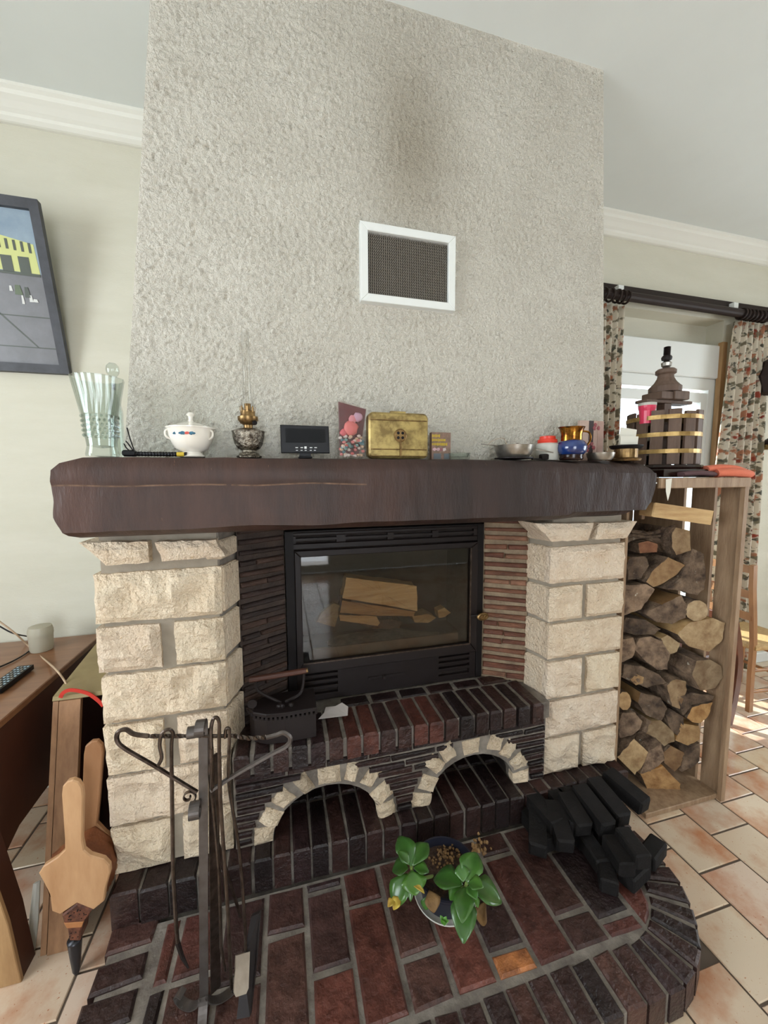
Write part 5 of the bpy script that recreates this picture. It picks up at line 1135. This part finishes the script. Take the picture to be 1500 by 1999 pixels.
tag(ob('red_strap', strap(smoothpath([pt(118, 1362, Y=1.494), pt(124, 1352, Y=1.494), pt(140, 1347, Y=1.49), pt(170, 1353, Y=1.488), pt(190, 1366, Y=1.488), pt(202, 1378, Y=1.488)], 5), .012, .003, Z_), M['redstrap']), 'red webbing strap looped over the front edge of the wooden case', 'strap')
tag(ob('white_bag', join(tube([pt(62, 1868, Y=1.345), pt(66, 1800, Y=1.37), pt(72, 1722, Y=1.40)], [.008, .014, .010], 7, flat=.5)), M['milky']), 'crumpled white plastic sheet tucked behind the bottom of the wooden case', 'plastic sheet')
# ------------------------------------------------------------------ charcoal iron and paper on the ledge
lz = .581
def I_(px, py, Z): return pt(px, py, Z=Z)
IY = 1.375
FI = empty('box_iron', (pt(555, 1400, Y=IY).x, IY, lz), 'old black charcoal box iron with bar handle on the left end of the ledge', 'iron')
x0, x1 = pt(488, 1405, Y=IY).x, pt(615, 1405, Y=IY).x
zt_ = pt(560, 1368, Y=IY).z
plan = [(x0+.0, IY), (x0+.018, IY-.035), (x0+.06, IY-.058), (x0+.12, IY-.066), (x1, IY-.062), (x1, IY+.062), (x0+.12, IY+.066), (x0+.06, IY+.058), (x0+.018, IY+.035)]
zt_ = lz+.088
ob('sole_body', prism(plan, (0, 0, 0), X_, Y_, Z_, lz, zt_, .003), M['iron'], FI)
big = [(a_+(a_-(x0+x1)/2)*.03, IY+(b_-IY)*1.06) for a_, b_ in plan]
ob('lid', prism(big, (0, 0, 0), X_, Y_, Z_, zt_+.010, zt_+.022, .003), M['iron'], FI)
tooth = []
for (a_, b_), (c_, d_2) in zip(plan, plan[1:]+plan[:1]):
    n_ = max(1, int(hypot(c_-a_, d_2-b_)/.014))
    for k in range(n_): x_, y_ = a_+(c_-a_)*k/n_, b_+(d_2-b_)*k/n_; tooth.append(box(x_-.004, x_+.004, y_-.004, y_+.004, zt_-.002, zt_+.012))
ob('toothed_rim', join(*tooth), M['iron'], FI)
hA, hB = pt(487, 1327, Y=IY), pt(598, 1309, Y=IY)
ob('handle_bar', tube([hA, hB], .0105, 12), M['wooddeskd'], FI); ob('handle_tip', tube([hB, hB+Vector((.006, 0, .001))], .0095, 12), M['brass2'], FI)
zl = zt_+.022; mx = (x0+x1)/2
ob('handle_arm', tube(smoothpath([Vector((mx-.005, IY, zl)), Vector((mx-.04, IY, zl+.022)), Vector((hA.x+.025, IY, (zl+hA.z)/2+.01)), Vector((hA.x+.022, IY, hA.z+.004))], 5), .0055, 7), M['iron'], FI)
ob('handle_arm', tube(smoothpath([Vector((mx+.01, IY, zl)), Vector((mx+.06, IY, zl+.02)), Vector((hB.x-.012, IY, (zl+hB.z)/2)), Vector((hB.x-.008, IY, hB.z-.002))], 5), .0055, 7), M['iron'], FI)
for dx in (-.012, .0, .03): ob('rosette_nut', ball((mx+dx, IY-.03, zl+.004), .010, 8, 1, .8, jit=.2), M['iron'], FI)
ob('latch_disc', lathe((x0+.012, IY-.02, zt_+.045), [(.001, -.003), (.016, -.003), (.016, .003), (.001, .003)], 16, axis=-Y_), M['iron'], FI); ob('latch_post', tube([(x0+.014, IY-.018, zt_+.018), (x0+.014, IY-.018, zt_+.04)], .004, 6), M['iron'], FI)
pp = [I_(622, 1404, lz+.003), I_(679, 1397, lz+.003), I_(680, 1380, lz+.012), I_(668, 1372, lz+.02), I_(655, 1379, lz+.012), I_(636, 1381, lz+.01), I_(633, 1392, lz+.006)]
tag(ob('paper_scrap', (pp+[p+Z_*.0012 for p in pp], [(0, 1, 2, 3, 4, 5, 6), (7, 8, 9, 10, 11, 12, 13)]+[(i, (i+1) % 7, 7+(i+1) % 7, 7+i) for i in range(7)]), M['paper']), 'torn crumpled white paper lying on the ledge beside the box iron', 'paper')
tag(ob('metal_pin', tube([I_(565, 1436, .587), I_(588, 1434, .587)], .007, 8), M['wroughtL']), 'short grey metal pin lying at the front of the ledge below the box iron', 'pin')
# ------------------------------------------------------------------ logs inside the stove
def stlog(P, L, m_, lab, col=(1, 1, 1), dv=(0, 1, 0), Y=1.70, fl=()):
    o = ob('stove_log', logmesh([pt(x, y, Y=Y) for x, y in P], L, dv, P[0][0], endm=1, flats=fl, rough=.003), m_, color=col); tag(o, lab, 'firewood', 'firewood inside the stove')
stlog([(676, 1127), (814, 1144), (815, 1193), (745, 1180), (669, 1168)], .09, [M['split']]*3, 'pale freshly split log on top behind the stove glass', (.86, .84, .80), Y=1.68)
stlog([(668, 1172), (812, 1194), (808, 1203), (740, 1202), (664, 1196)], .10, [M['bark'], M['split'], M['split']], 'brown log lying directly beneath the pale split log in the stove', (.5, .42, .34), Y=1.67)
stlog([(662, 1200), (735, 1203), (742, 1216), (738, 1222), (700, 1216), (664, 1212)], .10, [M['bark'], M['split'], M['split']], 'tan split stick low in the stove, left of centre', (.62, .55, .46), Y=1.665)
stlog([(652, 1177), (667, 1184), (654, 1224), (618, 1214), (628, 1196)], .03, [M['split']]*3, 'greyish slab leaning at the left inside the stove', (.36, .35, .30), Y=1.70)
stlog([(806, 1204), (836, 1198), (852, 1206), (836, 1216), (810, 1215)], .08, [M['split']]*3, 'tan wood chip at the right of the stove pile', (.5, .46, .38), Y=1.68)
stlog([(855, 1192), (868, 1186), (880, 1196), (870, 1204), (857, 1206)], .05, [M['split']]*3, 'small pale chunk at the far right inside the stove', (.6, .55, .44), Y=1.69)
stlog([(700, 1218), (760, 1208), (785, 1214), (780, 1226), (730, 1228)], .08, [M['bark'], M['bark'], M['bark']], 'dark charred stick under the stove pile', (.4, .3, .25), Y=1.70)
# ------------------------------------------------------------------ potted plant
PC = Vector((.490, 1.082, .1)); zr = .205
PT = empty('potted_plant', PC, 'fleshy-leaved green plant in a dark pot with a white rim standing on the hearth', 'plant')
soft(ob('saucer', lathe((PC.x, PC.y, 0), [(.080, .1015), (.092, .104), (.1035, .114), (.1055, .116), (.1035, .118), (.098, .112), (.08, .106)], 44), M['milky'], PT), 60)
soft(ob('pot', lathe((PC.x, PC.y, 0), [(.074, .108), (.080, .11), (.102, .198), (.107, .199), (.107, .207), (.101, .207), (.098, .18)], 44), M['navy'], PT), 40)
ob('soil', lathe((PC.x, PC.y, 0), [(.092, .168), (.0975, .180), (.06, .186), (.001, .188)], 28), M['soil'], PT)
gr_ = [ball((PC.x+.02+rnd.gauss(0, .03), PC.y+.045+rnd.gauss(0, .022), .188), rnd.uniform(.003, .007), 5, jit=.4) for _ in range(60)]
o = ob('bark_chips', join(*gr_), M['leafb'], PT); o['kind'] = 'stuff'
def leafm(b_, t_, w_, droop=.15, up=Z_, n=9):
    b_ = Vector(b_); t_ = Vector(t_); ax = t_-b_; L = ax.length; d = ax.normalized(); s = d.cross(up).normalized(); u = s.cross(d); V = []; F = []; K = 5
    for i in range(n+1):
        q = i/n; wd = w_*(sin(pi*min(1, q**.85*.97+.03))**.75)*(.35+.65*min(1, q*2.2)) if i < n else w_*.08
        c_ = b_+d*(L*q)+u*(droop*L*(sin(pi*q)*.5))
        for k in range(K): v = k/(K-1)*2-1; V.append(c_+s*(v*wd/2)+u*(abs(v)*wd*.14))
    m_ = len(V); V += [v-u*.0016 for v in V]
    for i in range(n):
        for k in range(K-1): a_ = i*K+k; F += [(a_, a_+1, a_+K+1, a_+K), (m_+a_, m_+a_+1, m_+a_+K+1, m_+a_+K)]
    E_ = [i for i in range(K)]+[i*K+K-1 for i in range(1, n+1)]+[n*K+k for k in range(K-2, -1, -1)]+[i*K for i in range(n-1, 0, -1)]
    for i in range(len(E_)): a_, b2_ = E_[i], E_[(i+1) % len(E_)]; F.append((a_, b2_, m_+b2_, m_+a_))
    return V, F
def PLp(x, y, z): return pt(x, y, Z=z)
LV = [((803, 1690), .31, (780, 1632), .33, 46, (.9, 1, .95)), ((806, 1690), .31, (836, 1646), .32, 40, (1, 1, 1)), ((800, 1688), .315, (777, 1662), .335, 26, (1.1, 1.1, 1)), ((798, 1694), .30, (766, 1700), .29, 40, (.9, .9, .8)),
      ((808, 1694), .305, (838, 1702), .30, 30, (.9, 1, .8)), ((803, 1700), .30, (812, 1748), .27, 54, (1.05, 1.1, .8)), ((795, 1705), .29, (770, 1772), .23, 46, (1, 1.05, .9)), ((800, 1712), .29, (802, 1760), .25, 16, (1.5, 1.5, 1.2)),
      ((912, 1724), .31, (930, 1664), .335, 50, (1.15, 1.15, 1.1)), ((905, 1722), .31, (899, 1686), .33, 30, (1.2, 1.25, 1.3)), ((904, 1728), .30, (847, 1716), .28, 54, (.8, .9, .8)), ((914, 1724), .315, (944, 1732), .325, 32, (1.2, 1.2, 1.1)),
      ((916, 1730), .30, (980, 1762), .27, 56, (.95, .95, 1)), ((912, 1730), .31, (932, 1756), .315, 24, (1.25, 1.3, 1.3)), ((910, 1730), .30, (902, 1802), .29, 40, (1, 1, .9)), ((906, 1734), .285, (905, 1842), .24, 50, (.95, .95, 1)),
      ((900, 1730), .29, (878, 1756), .26, 30, (1.2, 1.3, 1)), ((925, 1745), .28, (934, 1772), .26, 14, (1.6, 1.6, 1.2)), ((834, 1750), .25, (830, 1776), .22, 20, (1, 1, .9))]
kk = .0015
for (b_, zb2, t_, zt2, w_, c_) in LV: ob('leaf', leafm(PLp(*b_, zb2), PLp(*t_, zt2), w_*kk), M['leaf'], PT, smooth=True, color=c_)
for (b_, zb2, t_, zt2, w_, mm) in (((806, 1728), .282, (829, 1744), .274, 12, 'leafy'), ((784, 1752), .252, (768, 1776), .236, 22, 'leafy'), ((772, 1758), .25, (757, 1770), .24, 16, 'leafy'), ((838, 1738), .25, (848, 1782), .222, 34, 'leafb'), ((948, 1760), .26, (940, 1806), .20, 30, 'leafb')):
    ob('withered_leaf' if mm == 'leafb' else 'yellowed_leaf', leafm(PLp(*b_, zb2), PLp(*t_, zt2), w_*kk, .4), M[mm], PT, smooth=True)
for (x, y) in ((860, 1790), (872, 1792), (866, 1800), (876, 1800)): ob('small_leaf', leafm(PLp(867, 1806, .222), PLp(x, y-3, .24), .015), M['leaf'], PT, color=(2.0, 2.1, 1.6))
ob('stem', tube(smoothpath([(PC.x-.045, PC.y+.0, .182), PLp(812, 1715, .25), PLp(803, 1692, .305)], 4), .005, 7), M['stem'], PT); ob('stem', tube(smoothpath([(PC.x+.04, PC.y-.02, .182), PLp(905, 1740, .25), PLp(911, 1725, .31)], 4), .005, 7), M['stem'], PT)
ob('stem', tube(smoothpath([(PC.x+.06, PC.y+.04, .182), PLp(915, 1672, .27), PLp(928, 1650, .29)], 4), .0025, 6), M['leafb'], PT)
cc_ = PLp(934, 1650, .295); o = ob('dried_flower_head', join(*[ball(cc_+Vector((rnd.gauss(0, .014), rnd.gauss(0, .014), rnd.gauss(0, .010))), rnd.uniform(.004, .008), 5, jit=.6) for _ in range(26)]), M['leafb'], PT); o['kind'] = 'stuff'
# ------------------------------------------------------------------ briquettes
bz = .102
ORD = ['first', 'second', 'third', 'fourth', 'fifth']
NBL = ['black briquette, %s from the left in the bottom row of the pile' % o_ for o_ in ORD]+['black briquette, %s from the left in the covered middle row of the pile' % o_ for o_ in ORD[:4]]+\
    ['stub-ended black briquette at the front centre of the pile', 'black briquette jutting forward onto a red hearth brick', 'small black briquette end under the long sloping ones', 'raised black briquette near the rack side of the pile', 'crosswise black briquette at the front right of the pile', 'crosswise black briquette at the far right edge of the hearth']
def NB(): return NBL.pop(0)
def briq(px, py, ang, Z, L=.165, w_=.056, h=.054, pitch=0, lab=None, px2=None):
    c_ = pt(px, py, Z=Z+h); c_.z = Z+h/2
    n8 = [(-w_/2+.006, -h/2), (w_/2-.006, -h/2), (w_/2, -h/2+.006), (w_/2, h/2-.006), (w_/2-.006, h/2), (-w_/2+.006, h/2), (-w_/2, h/2-.006), (-w_/2, -h/2+.006)]
    d_ = Vector((sin(radians(ang))*cos(radians(pitch)), cos(radians(ang))*cos(radians(pitch)), sin(radians(pitch)))); s_ = d_.cross(Z_).normalized(); u_ = s_.cross(d_)
    o = ob('fuel_briquette', prism(n8, c_-d_*L/2, s_, u_, d_, 0, L, .005, .005), M['coal']); tag(o, lab or NB(), 'briquette', 'lower briquettes of the pile' if not lab else 'top briquettes of the pile')
for i, x in enumerate((.93, 1.0, 1.07, 1.14, 1.205)):
    c_ = Vector((x, 1.19-.012*i+.02*(i % 2), bz)); q = c_-CAM
    for lay, (dy, dz) in enumerate(((0, 0),)):
        z0 = bz; L_ = .17
        n8 = None
        V, F = prism([(-.032, 0), (.032, 0), (.032, .056), (-.032, .056)], (c_.x, c_.y-L_/2+rnd.uniform(-.01, .01), z0), (1, rnd.uniform(-.08, .08), 0), Z_, Y_, 0, L_, .005, .005); tag(ob('fuel_briquette', (V, F), M['coal']), NB(), 'briquette', 'lower briquettes of the pile')
for i, (x, y, yw) in enumerate(((.965, 1.20, .1), (1.035, 1.175, -.1), (1.105, 1.18, .05), (1.172, 1.15, -.06))):
    V, F = prism([(-.029, 0), (.029, 0), (.029, .053), (-.029, .053)], (x, y-.075, bz+.056), (1, yw, 0), Z_, (-yw, 1, 0), 0, .158, .005, .005); tag(ob('fuel_briquette', (V, F), M['coal']), NB(), 'briquette', 'lower briquettes of the pile')
TB = [((1049, 1566), (1051, 1648), .165, 'leftmost upright-lying briquette on top of the pile'), ((1078, 1556), (1106, 1640), .19, 'second briquette from the left on top of the pile'), ((1102, 1540), (1143, 1608), .215, 'third briquette from the left on top of the pile, with a worn end'),
      ((1128, 1526), (1190, 1606), .23, 'long fourth briquette from the left on top of the pile'), ((1156, 1512), (1220, 1588), .235, 'second briquette from the right on top of the pile'), ((1184, 1498), (1262, 1562), .23, 'rightmost top briquette of the pile, next to the rack')]
for (a_, b_, Z, lab) in TB:
    A = pt(*a_, Z=Z+.03); B = pt(*b_, Z=Z-.02+.03); A.z -= .03; B.z -= .03
    o = ob('fuel_briquette', obox(A, B, .062, .056, ch=.007), M['coal']); tag(o, 'black fuel '+lab, 'briquette', 'top briquettes of the pile')
for (x, y, Z, ang) in ((1160, 1650, .11, 8), (1185, 1690, .102, 35), (1208, 1655, .16, 15), (1236, 1640, .19, 10), (1240, 1690, .105, 75), (1275, 1650, .105, 70)): briq(x, y, ang, Z, L=.11)
# ------------------------------------------------------------------ picture
PI_ = empty('framed_painting', (-1.3, 2.05, 1.98), 'dark framed painting of a yellow building on a grey square, left wall', 'painting')
zl_, zh_ = 1.976, 2.62; lt = .17
def pyz(s, t_): return 0
def QP(u, v, d=0):   # u metres left of the right edge, v 0..1 up the picture
    z = zl_+(zh_-zl_)*v; return Vector((-.924-u, 2.112-.150*v-d, z))
def quad(u0, u1, v0, v1, d0, d1):
    P = [QP(u0, v0, d0), QP(u1, v0, d0), QP(u1, v1, d0), QP(u0, v1, d0), QP(u0, v0, d1), QP(u1, v0, d1), QP(u1, v1, d1), QP(u0, v1, d1)]
    return P, [(0, 1, 2, 3), (4, 5, 6, 7), (0, 1, 5, 4), (1, 2, 6, 5), (2, 3, 7, 6), (3, 0, 4, 7)]
W_P = .95; fw = .034
for q_ in (quad(0, fw, 0, 1, -.004, .022), quad(W_P-fw, W_P, 0, 1, -.004, .022), quad(fw, W_P-fw, 0, .055, -.004, .022), quad(fw, W_P-fw, .945, 1, -.004, .022)): ob('frame_bar', q_, M['frame'], PI_)
cv = ob('canvas_sky', quad(fw, W_P-fw, .60, .945, 0, .006), M['sky'], PI_); ob('canvas_ground', quad(fw, W_P-fw, .055, .60, 0, .006), M['square'], PI_)
def paint(nm, uv, m_, d=.007):
    P = [QP(u, v, d) for u, v in uv]; n = len(P); ob(nm, (P+[p+Vector((0, .001, 0)) for p in P], [tuple(range(n)), tuple(range(n, 2*n))]+[(i, (i+1) % n, n+(i+1) % n, n+i) for i in range(n)]), M[m_], PI_)
paint('painted_building', [(.045, .60), (.36, .62), (.60, .62), (.60, .80), (.30, .835), (.235, .82), (.05, .765)], 'pbuild')
for i in range(12): u = .06+i*.026; v = .735+.0035*i; paint('painted_window', [(u, v-.02), (u+.009, v-.02), (u+.009, v+.035), (u, v+.035)], 'pdark', .0085)
for u in (.075, .135): paint('painted_gate', [(u, .60), (u+.038, .60), (u+.038, .69), (u, .69)], 'pdark', .0085)
for i in range(6): u = .20+i*.03; paint('painted_window', [(u, .62), (u+.01, .62), (u+.01, .67), (u, .67)], 'pdark', .0085)
paint('painted_crowd', [(.045, .585), (.60, .60), (.60, .615), (.045, .60)], 'pdark', .0085)
for (u, v, w_, h_, m_) in ((.135, .50, .028, .055, 'pgreen'), (.105, .49, .02, .06, 'pdark'), (.125, .445, .010, .05, 'pwhite'), (.095, .455, .014, .04, 'pwhite'), (.08, .445, .02, .018, 'pwhite'), (.16, .505, .012, .03, 'pwhite'), (.24, .50, .012, .06, 'leafblue')):
    paint('painted_figure', [(u-w_/2, v-h_/2), (u+w_/2, v-h_/2), (u+w_*.3, v+h_/2), (u-w_*.3, v+h_/2)], m_, .0085)
paint('painted_line', [(.10, .16), (.106, .16), (.31, .50), (.30, .50)], 'pdark', .0075); paint('painted_line', [(.04, .158), (.6, .162), (.6, .168), (.04, .164)], 'pdark', .0075); paint('painted_line', [(.04, .345), (.6, .352), (.6, .358), (.04, .351)], 'pdark', .0075)
paint('painted_cloud', [(.17, .855), (.28, .85), (.36, .88), (.26, .875), (.20, .90)], 'pwhite', .0075)
# ------------------------------------------------------------------ curtains
def curtain(name, x0, x1, x0b, x1b, Yc, z0, z1, folds, amp, lab):
    nu, nv = folds*8, 30; V = []; F = []; U = []; L_ = (x1-x0)*2.0
    for j in range(nv+1):
        v = j/nv
        for i in range(nu+1):
            u = i/nu; a_ = x0b+(x1b-x0b)*u; b_ = x0+(x1-x0)*u; x = a_*(1-v)+b_*v
            ph = u*folds*2*pi+.5*sin(v*3+u*5); V.append((x+.010*sin(ph*.5+v*2)*(1-v), Yc+amp*(.75+.25*sin(v*4))*sin(ph), z0+(z1-z0)*v)); U.append((u*L_, z0+(z1-z0)*v))
    for j in range(nv):
        for i in range(nu): F.append((j*(nu+1)+i, j*(nu+1)+i+1, (j+1)*(nu+1)+i+1, (j+1)*(nu+1)+i))
    o = ob(name, (V, F), M['floral'], smooth=True); uvl = o.data.uv_layers.new(name='UVMap')
    for l in o.data.loops: uvl.data[l.index].uv = U[l.vertex_index]
    sm = o.modifiers.new('thickness', 'SOLIDIFY'); sm.thickness = .002; tag(o, lab, 'curtain', 'floral curtains at the glazed door'); return o
curtain('floral_curtain', 3.03, 3.36, 2.87, 3.42, 2.03, .03, 2.56, 6, .030, 'floral cotton curtain hanging right of the glazed door')
curtain('floral_curtain', 1.86, 2.10, 1.88, 2.10, 2.04, .03, 2.56, 5, .026, 'floral cotton curtain hanging left of the glazed door behind the hood')
RD = empty('curtain_rail', (2.6, 2.0, 2.6), 'dark wooden double curtain rail above the glazed door', 'curtain rail')
ob('pole', tube([(1.86, 2.02, 2.615), (3.62, 2.02, 2.605)], .027, 14), M['rail'], RD); ob('rear_rail', box(1.86, 3.6, 2.062, 2.085, 2.64, 2.70, .003), M['rail'], RD)
for x in (2.06, 3.03): ob('bracket', join(box(x-.02, x+.02, 2.03, 2.062, 2.645, 2.682, .002)), M['white'], RD)
for x in (1.92, 1.97, 2.02, 2.055, 2.09, 3.07, 3.10, 3.135, 3.17, 3.21, 3.25, 3.29):
    P = [Vector((x, 2.02+.035*cos(k*pi/8), 2.606+.035*sin(k*pi/8))) for k in range(17)]; ob('ring', tube(P, .0065, 7), M['rail'], RD)
kb = pt(1475, 1010, Y=2.05); t = lathe((kb.x, 2.119, kb.z), [(.012, 0), (.012, .05), (.03, .055), (.036, .065), (.03, .078), (.001, .082)], 18, axis=-Y_); tag(soft(ob('tieback_knob', t, M['ironm']), 40), 'round black tieback knob on the wall right of the right curtain', 'knob')
# wall lantern and bracket lamp cut by the frame's right edge
q = pt(1503, 735, Y=2.0); t = empty('wall_shade', (q.x, 2.05, q.z-.1), 'dark faceted wall lantern cut by the right edge of the picture', 'lamp')
ob('faceted_body', lathe((q.x, 2.0, q.z), [(.02, -.13), (.05, -.11), (.085, 0), (.05, .10), (.02, .12)], 6), M['rail'], t); ob('wall_arm', box(q.x-.01, q.x+.01, 2.0, 2.118, q.z-.01, q.z+.01, .002), M['rail'], t)
q = pt(1508, 868, Y=2.0); t = empty('brass_lamp', (q.x, 2.03, q.z-.05), 'small brass lamp base below the dark lantern at the right edge', 'lamp')
ob('brass_cup', lathe((q.x, 2.0, q.z), [(.05, -.035), (.062, -.02), (.062, -.002)], 20), M['brass'], t); ob('dark_cap', lathe((q.x, 2.0, q.z), [(.062, 0), (.06, .01), (.05, .03), (.02, .05)], 20), M['rail'], t); ob('wall_arm', box(q.x-.008, q.x+.008, 2.0, 2.118, q.z, q.z+.015, .002), M['brass'], t)
# ------------------------------------------------------------------ chairs
CH = empty('rush_chair', (2.98, 1.85, 0), 'honey-coloured ladder-back chair with a woven rush seat, right of the firewood rack', 'chair')
def cl(a_, b_, r0, r1=None, nm='leg', m_='chair'): ob(nm, tube([a_, Vector(a_).lerp(Vector(b_), .5), b_], [r0, (r0+(r1 or r0))/2, r1 or r0], 10), M[m_], CH)
near_top = pt(1462, 1106, Y=1.68); n_seat = pt(1465, 1243, Y=1.68)
bx_ = n_seat.x
for yy in (1.66, 1.92): ob('back_post', strap([(bx_+.01, yy, 0), (bx_+.0, yy, .25), (bx_, yy, .45), (bx_-.02, yy, .62), (bx_-.045, yy, .80), (bx_-.055, yy, .955)], .032, .024, X_), M['chair'], CH)
for z in (.90, .74, .60): ob('back_slat', prism([(-.0, 0), (.26, 0), (.26, .045), (.13, .052), (0, .045)], (bx_-.062+.02*(.9-z)/.3+0.004, 1.66, z), Y_, Z_, X_, 0, .014, .002), M['chair'], CH)
ob('rush_seat', prism([(bx_-.005, 1.64), (bx_+.40, 1.60), (bx_+.40, 1.97), (bx_-.005, 1.94)], (0, 0, 0), X_, Y_, Z_, .405, .445, .012, .010), M['rush'], CH)
for yy in (1.625, 1.945): cl((bx_+.37, yy, 0), (bx_+.37, yy, .41), .018, .019)
for z in (.13, .27):
    for yy, y2 in ((1.66, 1.625), (1.92, 1.945)): cl((bx_+.01, yy, z), (bx_+.37, y2, z), .010, nm='stretcher')
    cl((bx_+.37, 1.625, z+.03), (bx_+.37, 1.945, z+.03), .010, nm='stretcher')
CH = empty('dark_chair', (2.40, 1.75, 0), 'reddish-brown chair with a curved rear leg, mostly hidden behind the firewood rack', 'chair')
for yy in (1.60, 1.93): ob('curved_leg', strap(smoothpath([(2.565, yy, 0), (2.60, yy, .18), (2.615, yy, .36), (2.60, yy, .48), (2.56, yy, .62), (2.53, yy, .70)], 4), .042, .028, X_), M['chaird'], CH)
ob('seat', box(2.18, 2.585, 1.60, 1.94, .42, .455, .008), M['chaird'], CH)
for yy in (1.62, 1.91): cl((2.21, yy, 0), (2.21, yy, .42), .016, .02, 'leg', 'chaird')
ob('back_slat', box(2.525, 2.54, 1.60, 1.94, .60, .68, .003), M['chaird'], CH)
